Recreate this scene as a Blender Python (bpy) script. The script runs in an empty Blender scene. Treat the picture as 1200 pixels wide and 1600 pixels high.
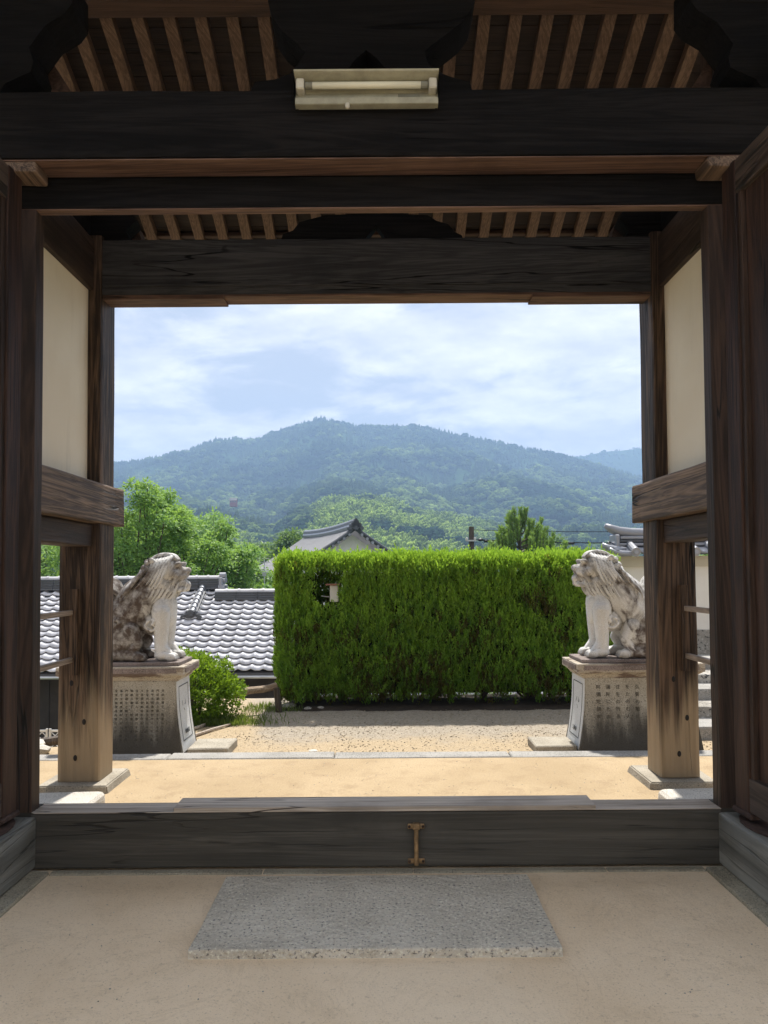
import bpy, bmesh, math, random
import numpy as np
from mathutils import Vector, Matrix, noise as mnoise

random.seed(7); rng = np.random.default_rng(7)
S = bpy.context.scene
COL = S.collection
rad = math.radians

# ------------------------------------------------------------------ camera, sky, sun, exposure
TILT, ROLL, SHIFT = 2.0, -0.4, 53/1600
cam_d = bpy.data.cameras.new('camera'); cam = bpy.data.objects.new('camera', cam_d); COL.objects.link(cam)
S.camera = cam
cam_d.sensor_fit = 'VERTICAL'; cam_d.sensor_height = 36; cam_d.lens = 27; cam_d.shift_y = SHIFT
cam_d.clip_start = .05; cam_d.clip_end = 12000
RM = Matrix.Rotation(rad(90+TILT), 4, 'X') @ Matrix.Rotation(rad(ROLL), 4, 'Z')
cam.matrix_world = Matrix.Translation((0, 0, 1.5)) @ RM
S.render.resolution_x = 768; S.render.resolution_y = 1024
def ray(px, py): return (RM.to_3x3() @ Vector(((px-600)/1200, (853-py)/1200, -1)))
def atY(px, py, Y):
    d = ray(px, py); k = Y/d.y; return Vector((d.x*k, Y, 1.5+d.z*k))

SUN_EL, SUN_AZ = 62.0, 5.0          # azimuth measured from +Y towards +X
sd = bpy.data.lights.new('sun', 'SUN'); sun = bpy.data.objects.new('sun', sd); COL.objects.link(sun)
sd.energy = 4.3; sd.angle = rad(1.5); sd.color = (1, .95, .87)
sv = Vector((math.sin(rad(SUN_AZ))*math.cos(rad(SUN_EL)), math.cos(rad(SUN_AZ))*math.cos(rad(SUN_EL)), math.sin(rad(SUN_EL))))
sun.rotation_euler = sv.to_track_quat('Z', 'Y').to_euler()
S.view_settings.view_transform = 'Standard'; S.view_settings.look = 'None'
S.view_settings.gamma = 1; S.view_settings.use_curve_mapping = False
S.view_settings.exposure = 0.95

class NT:
    """small helper for node trees"""
    def __init__(s, tree): s.t = tree; s.n = tree.nodes; s.l = tree.links
    def new(s, typ, **kw):
        nd = s.n.new(typ)
        for k, v in kw.items(): setattr(nd, k, v)
        return nd
    def put(s, sock, v):
        if isinstance(v, bpy.types.NodeSocket): s.l.new(v, sock)
        else: sock.default_value = v
    def math(s, op, a, b=0.0, c=None, clamp=False):
        nd = s.new('ShaderNodeMath', operation=op, use_clamp=clamp)
        s.put(nd.inputs[0], a); s.put(nd.inputs[1], b)
        if c is not None: s.put(nd.inputs[2], c)
        return nd.outputs[0]
    def mix(s, f, a, b, mode='MIX'):
        nd = s.new('ShaderNodeMix', data_type='RGBA', blend_type=mode)
        s.put(nd.inputs[0], f)
        s.put(nd.inputs[6], a if isinstance(a, bpy.types.NodeSocket) else (*a, 1))
        s.put(nd.inputs[7], b if isinstance(b, bpy.types.NodeSocket) else (*b, 1))
        return nd.outputs[2]
    def noise(s, vec, scale, detail=4, rough=.55, dist=0):
        nd = s.new('ShaderNodeTexNoise'); s.put(nd.inputs['Vector'], vec)
        nd.inputs['Scale'].default_value = scale; nd.inputs['Detail'].default_value = detail
        nd.inputs['Roughness'].default_value = rough; nd.inputs['Distortion'].default_value = dist
        return nd.outputs['Fac']
    def ramp(s, f, lo, hi):
        nd = s.new('ShaderNodeMapRange', interpolation_type='SMOOTHSTEP'); s.put(nd.inputs[0], f)
        nd.inputs[1].default_value = lo; nd.inputs[2].default_value = hi
        return nd.outputs[0]
    def map(s, vec, scale=(1, 1, 1), rot=(0, 0, 0), loc=(0, 0, 0)):
        nd = s.new('ShaderNodeMapping'); s.put(nd.inputs[0], vec)
        nd.inputs['Scale'].default_value = scale; nd.inputs['Rotation'].default_value = rot; nd.inputs['Location'].default_value = loc
        return nd.outputs[0]
    def bump(s, h, strength=.3, dist=.01):
        nd = s.new('ShaderNodeBump'); s.put(nd.inputs['Height'], h)
        nd.inputs['Strength'].default_value = strength; nd.inputs['Distance'].default_value = dist
        return nd.outputs[0]

W = bpy.data.worlds.new('World'); S.world = W; W.use_nodes = True
w = NT(W.node_tree); w.n.clear()
sky = w.new('ShaderNodeTexSky', sky_type='NISHITA', sun_disc=False)
sky.sun_elevation = rad(SUN_EL); sky.sun_rotation = rad(SUN_AZ); sky.air_density = 1.0; sky.dust_density = 2.0; sky.ozone_density = 1.5
tc = w.new('ShaderNodeTexCoord'); sep = w.new('ShaderNodeSeparateXYZ'); w.l.new(tc.outputs['Generated'], sep.inputs[0])
zz = w.math('ADD', w.math('MAXIMUM', sep.outputs[2], 0.0), .22)
cmb = w.new('ShaderNodeCombineXYZ')
w.put(cmb.inputs[0], w.math('DIVIDE', sep.outputs[0], zz)); w.put(cmb.inputs[1], w.math('DIVIDE', sep.outputs[1], zz))
cv = w.map(cmb.outputs[0], scale=(1.0, 1.25, 1), rot=(0, 0, rad(20)), loc=(1.9, .6, 0))
n1 = w.noise(cv, 2.1, 12, .62, .3); n2 = w.noise(cv, .8, 3, .5)
cl = w.math('ADD', w.math('MULTIPLY', n1, .7), w.math('MULTIPLY', n2, .45))
cf = w.ramp(cl, .485, .61)
veil = w.mix(.88, sky.outputs[0], (3.15, 3.25, 3.6))
ccol = w.mix(w.ramp(w.noise(cv, 3.1, 6, .6), .3, .75), (4.3, 4.3, 4.7), (7.3, 7.1, 6.95))
skyc = w.mix(cf, veil, ccol)
bg = w.new('ShaderNodeBackground'); bg.inputs[1].default_value = .10; w.l.new(skyc, bg.inputs[0])
wo = w.new('ShaderNodeOutputWorld'); w.l.new(bg.outputs[0], wo.inputs[0])

# ------------------------------------------------------------------ materials
def mat(name):
    m = bpy.data.materials.new(name); m.use_nodes = True
    t = NT(m.node_tree); t.n.clear()
    b = t.new('ShaderNodeBsdfPrincipled'); o = t.new('ShaderNodeOutputMaterial'); t.l.new(b.outputs[0], o.inputs[0])
    t.b = b; t.o = o; t.co = t.new('ShaderNodeTexCoord').outputs['Object']
    return m, t
def setb(t, col=None, rough=.7, nrm=None, metal=0, spec=.4):
    if col is not None: t.put(t.b.inputs['Base Color'], col if isinstance(col, bpy.types.NodeSocket) else (*col, 1))
    t.put(t.b.inputs['Roughness'], rough); t.b.inputs['Metallic'].default_value = metal
    t.b.inputs['Specular IOR Level'].default_value = spec
    if nrm is not None: t.l.new(nrm, t.b.inputs['Normal'])
def wood(name, dark, light, axis='Z', weather=None, rough=.62, worn=None, fine=1.0, bump=.5, checks=1.0, band=.45):
    m, t = mat(name)
    sc = {'X': (.35, 7, 7), 'Y': (7, .35, 7), 'Z': (7, 7, .35)}[axis]
    v = t.map(t.co, scale=sc)
    a = t.noise(v, 2.2*fine, 7, .62, 1.0); b = t.noise(v, 9*fine, 5, .7, .3)
    w2 = t.map(t.co, scale=tuple(.25*s for s in sc)); big = t.noise(w2, 2, 4, .6, 2.4)
    bands = t.math('FRACT', t.math('MULTIPLY', big, 9.0))
    bands = t.math('ABSOLUTE', t.math('SUBTRACT', bands, .5))
    f = t.ramp(t.math('ADD', t.math('MULTIPLY', a, .75), t.math('MULTIPLY', bands, band)), .32, .72)
    col = t.mix(f, dark, light)
    col = t.mix(t.ramp(b, .58, .72), col, tuple(.45*x for x in dark))
    ck = t.noise(t.map(t.co, scale=tuple(.6*q for q in sc)), 1.6, 3, .5, .4)       # drying checks along the grain
    ck = t.ramp(t.math('ABSOLUTE', t.math('SUBTRACT', ck, .5)), .011, .003)
    ck = t.math('MULTIPLY', t.math('MULTIPLY', ck, t.ramp(t.noise(t.co, .9, 3), .48, .56)), checks)
    col = t.mix(ck, col, tuple(.15*x for x in dark))
    blotch = t.noise(t.co, 1.3, 5, .6)
    col = t.mix(t.math('MULTIPLY', t.ramp(blotch, .5, .75), .55), col, tuple(.4*x for x in dark))
    if weather:      # sun-bleached foot of an outdoor post, streaks reaching up
        zs, wcol = weather
        sp = t.new('ShaderNodeSeparateXYZ'); t.l.new(t.co, sp.inputs[0])
        st = t.noise(t.map(t.co, scale=(9, 9, .5)), 1.2, 4, .6)
        h = t.math('ADD', sp.outputs[2], t.math('MULTIPLY', t.math('SUBTRACT', st, .5), 1.3))
        k = t.ramp(h, zs+.28, zs-.16)
        wc = t.mix(a, tuple(.55*x for x in wcol), wcol)
        col = t.mix(t.math('MULTIPLY', k, .9), col, wc)
    if worn:         # faded grey faces
        col = t.mix(t.math('MULTIPLY', t.ramp(t.noise(v, .9, 5, .6), .4, .7), worn[0]), col, worn[1])
    h = t.math('SUBTRACT', t.math('ADD', t.math('MULTIPLY', a, .6), t.math('MULTIPLY', b, .5)), t.math('MULTIPLY', ck, 1.2))
    setb(t, col, rough, t.bump(h, bump, .012), spec=.3 if rough < .8 else .12)
    return m
def stone(name, c1, c2, sp=(.06, .06, .06), spk=140, rough=.85, bumps=.5, bscale=60, stain=None, bdist=.006):
    m, t = mat(name)
    a = t.noise(t.co, 3, 6, .6); s = t.noise(t.co, spk, 2, .6)
    col = t.mix(t.ramp(a, .3, .7), c1, c2)
    col = t.mix(t.ramp(s, .58, .68), col, sp)
    col = t.mix(t.ramp(s, .42, .34), col, tuple(min(1, 1.18*x) for x in c2))
    if stain: col = stain(t, col)
    hh = t.math('ADD', t.noise(t.co, bscale, 5, .65), t.math('MULTIPLY', t.noise(t.co, bscale*.15, 3), .8))
    setb(t, col, rough, t.bump(hh, bumps, bdist), spec=.3)
    return m
def plain(name, c, rough=.6, metal=0, vary=.25, scale=6, bump=.1, spec=.4):
    m, t = mat(name)
    a = t.noise(t.co, scale, 6, .65)
    col = t.mix(t.ramp(a, .35, .7), tuple((1-vary)*x for x in c), c)
    setb(t, col, rough, t.bump(t.noise(t.co, scale*8, 4), bump, .004), metal, spec)
    return m

M = {}
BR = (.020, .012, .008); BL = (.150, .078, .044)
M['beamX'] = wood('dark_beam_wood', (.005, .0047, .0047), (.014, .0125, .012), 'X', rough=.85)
M['lintel'] = wood('glare_grey_lintel', (.045, .045, .047), (.090, .088, .088), 'X', rough=.8)  # veiling glare on the outer lintel put into a paler grey wood
M['soffit'] = wood('red_brown_soffit_wood', (.085, .048, .034), (.20, .12, .085), 'X')
M['nearblack'] = wood('near_black_timber', (.0035, .0033, .0033), (.009, .008, .0075), 'X', rough=.9)  # near-black tone for the near strut and bracket arms
M['beamR'] = wood('red_brown_wood_x', (.045, .026, .018), (.085, .050, .035), 'X', checks=.3)
M['beamRY'] = wood('red_brown_wood_y', (.05, .029, .020), (.115, .070, .048), 'Y')
M['rafter'] = wood('rafter_wood', (.078, .048, .033), (.17, .112, .078), 'Y', checks=0)
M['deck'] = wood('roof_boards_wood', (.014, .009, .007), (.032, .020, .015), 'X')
M['beamY'] = wood('dark_beam_wood_y', (.030, .020, .015), (.075, .050, .036), 'Y', fine=.6, bump=.9)
M['tie'] = wood('weathered_tie_beam_wood', (.060, .040, .028), (.27, .185, .125), 'Y', fine=.45, bump=1.0)
M['post'] = wood('post_wood', (.026, .016, .010), (.165, .105, .066), 'Z', weather=(.50, (.47, .355, .225)), bump=.9)
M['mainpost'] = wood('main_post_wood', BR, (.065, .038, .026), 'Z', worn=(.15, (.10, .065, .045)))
M['door'] = wood('door_wood', (.014, .007, .005), (.065, .031, .019), 'Z', worn=(.3, (.095, .055, .036)))
M['doorY'] = wood('door_rail_wood', (.022, .014, .010), (.08, .055, .042), 'Y', worn=(.5, (.14, .11, .09)))
M['sill'] = wood('sill_wood', (.050, .047, .040), (.115, .106, .090), 'X', worn=(.3, (.15, .145, .13)), fine=.5, checks=.6, band=.25)
M['silltop'] = wood('pale_sill_top', (.34, .29, .24), (.60, .53, .46), 'X', fine=.6)  # paler tone on the upper faces of the sill
M['block'] = wood('grey_weathered_block', (.13, .13, .115), (.36, .36, .32), 'Y', worn=(.6, (.42, .425, .39)), fine=.5, bump=.6, checks=.5, band=.15)
M['railY'] = wood('worn_rail_wood', (.15, .12, .09), (.38, .31, .25), 'Y')
M['rust'] = plain('rusty_iron', (.10, .062, .048), .8, .3, .6, 22, .5)
M['iron'] = plain('brown_iron_bolt', (.40, .26, .13), .6, .2, .5, 30, .3)
M['dark'] = plain('charcoal_wood', (.02, .016, .014), .7)
def plaster_m():
    m, t = mat('cream_plaster')
    a = t.noise(t.co, 1.4, 6, .6); b = t.noise(t.map(t.co, scale=(3, 3, .4)), 2, 5)
    col = t.mix(t.ramp(a, .35, .7), (.80, .725, .58), (.87, .81, .67))
    col = t.mix(t.math('MULTIPLY', t.ramp(b, .55, .8), .35), col, (.50, .45, .36))
    setb(t, col, .9, t.bump(t.noise(t.co, 40, 5), .12, .004)); return m
M['plaster'] = plaster_m()
M['whitewall'] = plain('white_plaster', (.82, .79, .72), .9, 0, .08, 2)
M['cream'] = plain('cream_wall_band', (.62, .57, .45), .9, 0, .1, 2)
def floor_m():
    m, t = mat('earth_plaster_floor')
    a = t.noise(t.co, 1.1, 6, .6, .4); s = t.noise(t.co, 105, 4, .8); c = t.noise(t.co, 7, 6, .7)
    col = t.mix(t.ramp(a, .3, .72), (.76, .60, .41), (.88, .72, .52))
    col = t.mix(t.math('MULTIPLY', t.ramp(c, .50, .75), .3), col, (.56, .42, .26))
    col = t.mix(t.math('MULTIPLY', t.ramp(s, .57, .68), .75), col, (.22, .16, .11))
    col = t.mix(t.math('MULTIPLY', t.ramp(s, .42, .32), .5), col, (.86, .78, .64))
    h = t.math('ADD', s, t.math('MULTIPLY', t.noise(t.co, 30, 4, .6), 1.2))
    v2 = t.noise(t.map(t.co, scale=(1, 1, 1), rot=(0, 0, .5)), 2.3, 7, .7, 1.2)
    col = t.mix(t.math('MULTIPLY', t.ramp(t.math('ABSOLUTE', t.math('SUBTRACT', v2, .5)), .012, .002), .22), col, (.45, .34, .22))
    col = t.mix(t.math('MULTIPLY', t.ramp(t.noise(t.co, .55, 4, .6), .45, .62), .30), col, (.90, .78, .60))
    col = t.mix(t.math('MULTIPLY', t.ramp(t.noise(t.co, 38, 3, .7), .60, .68), .5), col, (.50, .39, .27))
    setb(t, col, .88, t.bump(h, .5, .009)); return m
M['floor'] = floor_m()
def sand_m():
    m, t = mat('decomposed_granite_sand')
    a = t.noise(t.co, 1.3, 6, .6, .4); s = t.noise(t.co, 85, 4, .75); c = t.noise(t.co, 5, 6, .7)
    col = t.mix(t.ramp(a, .3, .7), (.37, .275, .160), (.44, .335, .205))
    col = t.mix(t.math('MULTIPLY', t.ramp(c, .48, .68), .6), col, (.30, .215, .125))
    col = t.mix(t.math('MULTIPLY', t.ramp(s, .55, .66), .8), col, (.20, .135, .08))
    col = t.mix(t.math('MULTIPLY', t.ramp(s, .42, .32), .5), col, (.70, .58, .40))
    setb(t, col, .92, t.bump(s, .5, .01)); return m
M['sand'] = sand_m()
def gravel_m():
    m, t = mat('court_gravel')
    vo = t.new('ShaderNodeTexVoronoi'); t.put(vo.inputs['Vector'], t.co); vo.inputs['Scale'].default_value = 62
    hs = t.new('ShaderNodeSeparateColor'); t.l.new(vo.outputs['Color'], hs.inputs[0])
    a = t.noise(t.co, .9, 5, .6, .5)
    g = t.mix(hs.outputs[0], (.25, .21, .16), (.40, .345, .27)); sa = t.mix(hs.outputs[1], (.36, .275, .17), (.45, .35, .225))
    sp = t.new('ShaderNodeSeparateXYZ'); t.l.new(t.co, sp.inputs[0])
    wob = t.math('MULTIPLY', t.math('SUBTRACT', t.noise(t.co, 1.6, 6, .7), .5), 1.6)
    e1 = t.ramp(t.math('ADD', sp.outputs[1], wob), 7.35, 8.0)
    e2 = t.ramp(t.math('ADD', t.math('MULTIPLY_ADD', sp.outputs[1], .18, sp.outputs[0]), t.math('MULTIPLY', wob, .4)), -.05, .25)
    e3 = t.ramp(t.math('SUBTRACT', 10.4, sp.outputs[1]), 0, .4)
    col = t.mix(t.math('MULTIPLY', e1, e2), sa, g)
    d = t.math('SUBTRACT', 1.0, vo.outputs['Distance'])
    setb(t, col, .9, t.bump(d, .8, .014)); return m
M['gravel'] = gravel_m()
def land_m():
    m, t = mat('grass_and_earth')
    a = t.noise(t.co, .08, 8, .7); b = t.noise(t.co, 2.0, 6, .7)
    col = t.mix(t.ramp(a, .35, .65), (.022, .050, .018), (.045, .085, .025))
    col = t.mix(t.math('MULTIPLY', t.ramp(b, .5, .7), .5), col, (.03, .04, .02))
    setb(t, col, 1.0, spec=0); return m
M['land'] = land_m()
M['earth'] = plain('pale_earth', (.42, .33, .22), .95, 0, .3, 3, .4)
M['granite'] = stone('pecked_granite', (.68, .625, .52), (.88, .82, .70), sp=(.27, .25, .22), spk=80, bumps=1.0, bscale=34, bdist=.05)
M['kerb'] = stone('kerb_granite', (.25, .24, .22), (.36, .345, .32), spk=110, bumps=.5)
M['basestone'] = stone('post_base_stone', (.27, .24, .19), (.42, .38, .31), bumps=.6)
M['bed'] = stone('pale_foundation_stone', (.44, .41, .36), (.58, .55, .49), bumps=.4)
M['strip'] = stone('floor_edging_stone', (.24, .22, .165), (.38, .35, .27), bumps=.7)
M['rock'] = stone('rough_rock', (.24, .22, .19), (.42, .40, .36), spk=30, bumps=.8, bscale=14, bdist=.03)
def ped_stain(t, col):
    sp = t.new('ShaderNodeSeparateXYZ'); t.l.new(t.co, sp.inputs[0])
    st = t.noise(t.map(t.co, scale=(6, 6, .8)), 1.6, 6, .65)
    h = t.math('ADD', sp.outputs[2], t.math('MULTIPLY', t.math('SUBTRACT', st, .5), .75))
    k = t.ramp(h, .52, .14)
    col = t.mix(t.math('MULTIPLY', k, .88), col, (.055, .048, .038))
    return col
M['ped'] = stone('pedestal_granite', (.33, .30, .24), (.46, .43, .36), spk=120, bumps=.35, stain=ped_stain)
def cap_stain(t, col):
    st = t.noise(t.map(t.co, scale=(2.5, 2.5, 12)), 1.5, 6, .65)
    return t.mix(t.math('MULTIPLY', t.ramp(st, .46, .60), .8), col, (.105, .06, .045))
M['cap'] = stone('pedestal_cap_granite', (.38, .33, .26), (.50, .45, .37), spk=120, bumps=.35, stain=cap_stain)
M['plate'] = stone('reddish_plinth_stone', (.15, .12, .105), (.31, .255, .235), spk=120, bumps=.35)
M['whitepanel'] = stone('pale_inscription_panel', (.56, .57, .57), (.66, .67, .67), sp=(.4, .4, .4), bumps=.15)
M['carve'] = plain('carved_lettering', (.17, .155, .125), .9, 0, .5, 40)
M['carve2'] = plain('carved_outline', (.16, .17, .17), .9)
def lion_m(name, amt):
    def st(t, col):
        sp = t.new('ShaderNodeSeparateXYZ'); t.l.new(t.co, sp.inputs[0])
        n = t.noise(t.map(t.co, scale=(1, 1, .7)), 4.2, 6, .62, .8)
        back = t.ramp(sp.outputs[0], .10, -.26)
        k = t.ramp(t.math('ADD', t.math('MULTIPLY', back, amt), n), .66, .80)
        fine = t.ramp(t.noise(t.co, 14, 5, .6), .3, .62)
        col = t.mix(t.math('MULTIPLY', k, t.math('MULTIPLY_ADD', fine, .55, .42)), col, (.075, .05, .037))
        foot = t.ramp(t.math('ADD', sp.outputs[2], t.math('MULTIPLY', n, .15)), .15, .07)
        col = t.mix(t.math('MULTIPLY', foot, .6), col, (.07, .055, .045))
        geo = t.new('ShaderNodeNewGeometry')     # darker in carved hollows
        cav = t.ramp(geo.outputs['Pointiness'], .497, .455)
        face = t.math('MULTIPLY', t.ramp(sp.outputs[0], .06, .14), t.ramp(sp.outputs[2], .70, .78))
        col = t.mix(t.math('MULTIPLY', t.math('MULTIPLY', face, t.ramp(n, .40, .56)), .6), col, (.13, .095, .07))
        streak = t.noise(t.map(t.map(t.co, rot=(0, rad(-32), 0)), scale=(34, 34, 2.4)), 1, 3, .6)
        zone = t.math('MULTIPLY', t.ramp(sp.outputs[2], .50, .60), t.ramp(streak, .47, .60))
        col = t.mix(t.math('MULTIPLY', zone, .5), col, (.155, .14, .12))
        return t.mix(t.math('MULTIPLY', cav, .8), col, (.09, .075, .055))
    return stone(name, (.64, .635, .61), (.76, .755, .735), sp=(.52, .49, .44), spk=200, bumps=.8, bscale=26, stain=st, bdist=.014)
M['lionA'] = lion_m('carved_granite_brown_stained', .46)
M['lionB'] = lion_m('carved_granite_pale', .22)
def tile_m(name, c, rough=.38):
    m, t = mat(name)
    oi = t.new('ShaderNodeObjectInfo')
    a = t.noise(t.co, 3, 5, .6)
    col = t.mix(oi.outputs['Random'], tuple(.82*x for x in c), tuple(min(1, 1.12*x) for x in c))
    col = t.mix(t.math('MULTIPLY', t.ramp(a, .5, .8), .4), col, tuple(.55*x for x in c))
    setb(t, col, rough, t.bump(t.noise(t.co, 30, 4), .1, .004), .25, .6); return m
M['tile'] = tile_m('silver_grey_roof_tile', (.60, .595, .615), .55)
M['tiledark'] = tile_m('dark_ridge_tile', (.075, .08, .09), .55)
M['tilemid'] = tile_m('grey_cap_tile', (.27, .28, .31), .4)
M['paletile'] = tile_m('pale_grey_tile', (.42, .42, .43), .55)
M['wallbrown'] = plain('dark_brown_boarding', (.050, .042, .036), .8)
M['metal'] = plain('aluminium', (.55, .56, .56), .45, .6, .15)
M['fixture'] = plain('yellowed_white_enamel', (.40, .39, .29), .4, 0, .3, 9)
M['tube'] = plain('frosted_tube_glass', (.72, .70, .54), .25, 0, .06)
M['sock'] = plain('lamp_socket_plastic', (.62, .60, .50), .5)
M['grey'] = plain('grey_label', (.22, .22, .17), .6)
M['bamboo'] = wood('old_bamboo', (.22, .15, .09), (.42, .32, .22), 'X')
M['stick'] = wood('bleached_stick', (.28, .22, .17), (.50, .43, .36), 'X')
M['bark'] = wood('tree_bark', (.05, .038, .028), (.13, .10, .075), 'Z')
M['black'] = plain('black_rubber_cable', (.012, .012, .013), .5)
M['pinkroof'] = plain('pale_pink_roof', (.58, .42, .38), .7)
M['redwall'] = plain('faded_red_wall', (.30, .10, .08), .8)
M['copper'] = plain('brown_enamelled_cap', (.34, .17, .11), .6)
M['offwhite'] = plain('off_white_enamel', (.66, .66, .60), .5, 0, .15)
def leaf(name, dark, light, trans=.45, rough=.5, instanced=False, deep=None):
    m, t = mat(name)
    at = t.new('ShaderNodeAttribute'); at.attribute_name = 'tint'
    if instanced: at.attribute_type = 'INSTANCER'
    f = at.outputs['Fac']
    col = t.mix(f, dark, light)
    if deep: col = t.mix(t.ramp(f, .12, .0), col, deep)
    if instanced:
        col = t.mix(t.math('MULTIPLY', t.ramp(t.noise(t.co, 2.4, 5, .7), .42, .62), .55), col, tuple(.35*x for x in dark))
    setb(t, col, rough if not instanced else 1.0, spec=.25 if not instanced else 0)
    tr = t.new('ShaderNodeBsdfTranslucent'); t.l.new(t.mix(.5, col, (.30, .42, .02), 'MIX') if not instanced else col, tr.inputs[0])
    mx = t.new('ShaderNodeMixShader'); mx.inputs[0].default_value = trans
    t.l.new(t.b.outputs[0], mx.inputs[1]); t.l.new(tr.outputs[0], mx.inputs[2]); t.l.new(mx.outputs[0], t.o.inputs[0])
    return m
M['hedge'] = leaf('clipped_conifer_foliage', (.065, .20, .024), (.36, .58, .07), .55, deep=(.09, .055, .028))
M['maple'] = leaf('light_green_leaves', (.10, .25, .065), (.35, .55, .15), .5)
M['darkleaf'] = leaf('dark_green_leaves', (.05, .13, .045), (.15, .27, .085), .42)
M['azalea'] = leaf('yellow_green_leaves', (.07, .17, .016), (.24, .38, .03), .5)
M['pine'] = leaf('pine_needles', (.09, .19, .055), (.24, .38, .12), .45)
M['grass'] = leaf('grass_blades', (.07, .12, .03), (.16, .20, .06), .4)
M['forest'] = leaf('forest_foliage', (.010, .036, .020), (.42, .56, .115), .1, instanced=True)

# ------------------------------------------------------------------ mesh helpers
def link(name, me, m, parent=None, smooth=False):
    o = bpy.data.objects.new(name, me); COL.objects.link(o)
    if m is not None:
        for mm in (m if isinstance(m, (list, tuple)) else [m]): me.materials.append(mm)
    if smooth: me.polygons.foreach_set('use_smooth', [True]*len(me.polygons))
    if parent: o.parent = parent
    return o
def obj(name, bm, m, parent=None, smooth=False):
    bmesh.ops.recalc_face_normals(bm, faces=bm.faces)
    me = bpy.data.meshes.new(name); bm.to_mesh(me); bm.free(); me.update()
    return link(name, me, m, parent, smooth)
def npmesh(name, V, F, m, parent=None, tint=None, smooth=False):
    me = bpy.data.meshes.new(name); V = np.asarray(V, np.float32); F = np.asarray(F, np.int32)
    k = F.shape[1]
    me.vertices.add(len(V)); me.vertices.foreach_set('co', V.ravel())
    me.loops.add(F.size); me.loops.foreach_set('vertex_index', F.ravel())
    me.polygons.add(len(F)); me.polygons.foreach_set('loop_start', np.arange(0, F.size, k, dtype=np.int32))
    me.update(calc_edges=True)
    if tint is not None:
        a = me.attributes.new('tint', 'FLOAT', 'POINT'); a.data.foreach_set('value', np.asarray(tint, np.float32))
    return link(name, me, m, parent, smooth)
def tag(o, label=None, cat=None, group=None, kind=None):
    if label: o['label'] = label
    if cat: o['category'] = cat
    if group: o['group'] = group
    if kind: o['kind'] = kind
    return o
def empty(name, loc=(0, 0, 0), rz=0):
    o = bpy.data.objects.new(name, None); COL.objects.link(o); o.location = loc; o.rotation_euler.z = rz
    o.empty_display_size = .1; return o
def box(bm, x0, x1, y0, y1, z0, z1, bev=0, seg=1, jit=0):
    r = bmesh.ops.create_cube(bm, size=1); vs = r['verts']
    for v in vs:
        v.co = Vector(((x0+x1)/2+v.co.x*(x1-x0), (y0+y1)/2+v.co.y*(y1-y0), (z0+z1)/2+v.co.z*(z1-z0)))
        if jit: v.co += Vector((random.uniform(-jit, jit), random.uniform(-jit, jit), random.uniform(-jit, jit)))
    if bev:
        es = list({e for v in vs for e in v.link_edges})
        bmesh.ops.bevel(bm, geom=es, offset=bev, segments=seg, affect='EDGES', profile=.6)
    return bm
def B(*a, **k): bm = bmesh.new(); box(bm, *a, **k); return bm
def tube(bm, pts, rads, seg=8, caps=True):
    pts = [Vector(p) for p in pts]; rings = []
    if isinstance(rads, (int, float)): rads = [rads]*len(pts)
    up = None
    for i, p in enumerate(pts):
        d = (pts[min(i+1, len(pts)-1)]-pts[max(i-1, 0)]).normalized()
        if up is None: up = d.orthogonal().normalized()
        up = (up-d*up.dot(d)); up = up.normalized() if up.length > 1e-6 else d.orthogonal().normalized()
        s = d.cross(up)
        rings.append([bm.verts.new(p+(up*math.cos(2*math.pi*k/seg)+s*math.sin(2*math.pi*k/seg))*rads[i]) for k in range(seg)])
    for a, b in zip(rings, rings[1:]):
        for k in range(seg): bm.faces.new((a[k], a[(k+1) % seg], b[(k+1) % seg], b[k]))
    if caps: bm.faces.new(rings[0][::-1]); bm.faces.new(rings[-1])
    return bm
def extrude_poly(bm, outline, holes, y0, y1):
    """outline: list of (x,z); makes a plate between y0 and y1"""
    es = []; 
    for lp in [outline]+holes:
        vs = [bm.verts.new((x, y0, z)) for x, z in lp]
        es += [bm.edges.new((vs[i], vs[(i+1) % len(vs)])) for i in range(len(vs))]
    r = bmesh.ops.triangle_fill(bm, edges=es, use_beauty=True)
    fs = [f for f in r['geom'] if isinstance(f, bmesh.types.BMFace)]
    e = bmesh.ops.extrude_face_region(bm, geom=fs)
    for v in [g for g in e['geom'] if isinstance(g, bmesh.types.BMVert)]: v.co.y = y1
    return bm
def beam(bm, x0, x1, y0, y1, z0, z1, bev=.012, sub=None, axis=0, wob=.004):
    """a timber: bevelled box cut along its length with faint waviness"""
    b2 = B(x0, x1, y0, y1, z0, z1)
    L = (x1-x0, y1-y0, z1-z0)[axis]; n = sub or max(2, int(L/.25))
    ax = Vector((axis == 0, axis == 1, axis == 2))
    base = Vector((x0, y0, z0))
    es = [e for e in b2.edges if abs((e.verts[0].co-e.verts[1].co).normalized().dot(ax)) > .9]
    bmesh.ops.bevel(b2, geom=es, offset=bev, segments=2, affect='EDGES', profile=.6)
    for i in range(1, n):
        co = base+ax*(L*i/n)
        bmesh.ops.bisect_plane(b2, geom=b2.verts[:]+b2.edges[:]+b2.faces[:], plane_co=co, plane_no=ax)
    for v in b2.verts:
        nz = mnoise.noise_vector(v.co*1.7)
        nz -= ax*nz.dot(ax); v.co += nz*wob
    me = bpy.data.meshes.new('t'); b2.to_mesh(me); b2.free(); bm.from_mesh(me); bpy.data.meshes.remove(me)
    return bm
def Bm(*a, **k): bm = bmesh.new(); beam(bm, *a, **k); return bm

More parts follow.
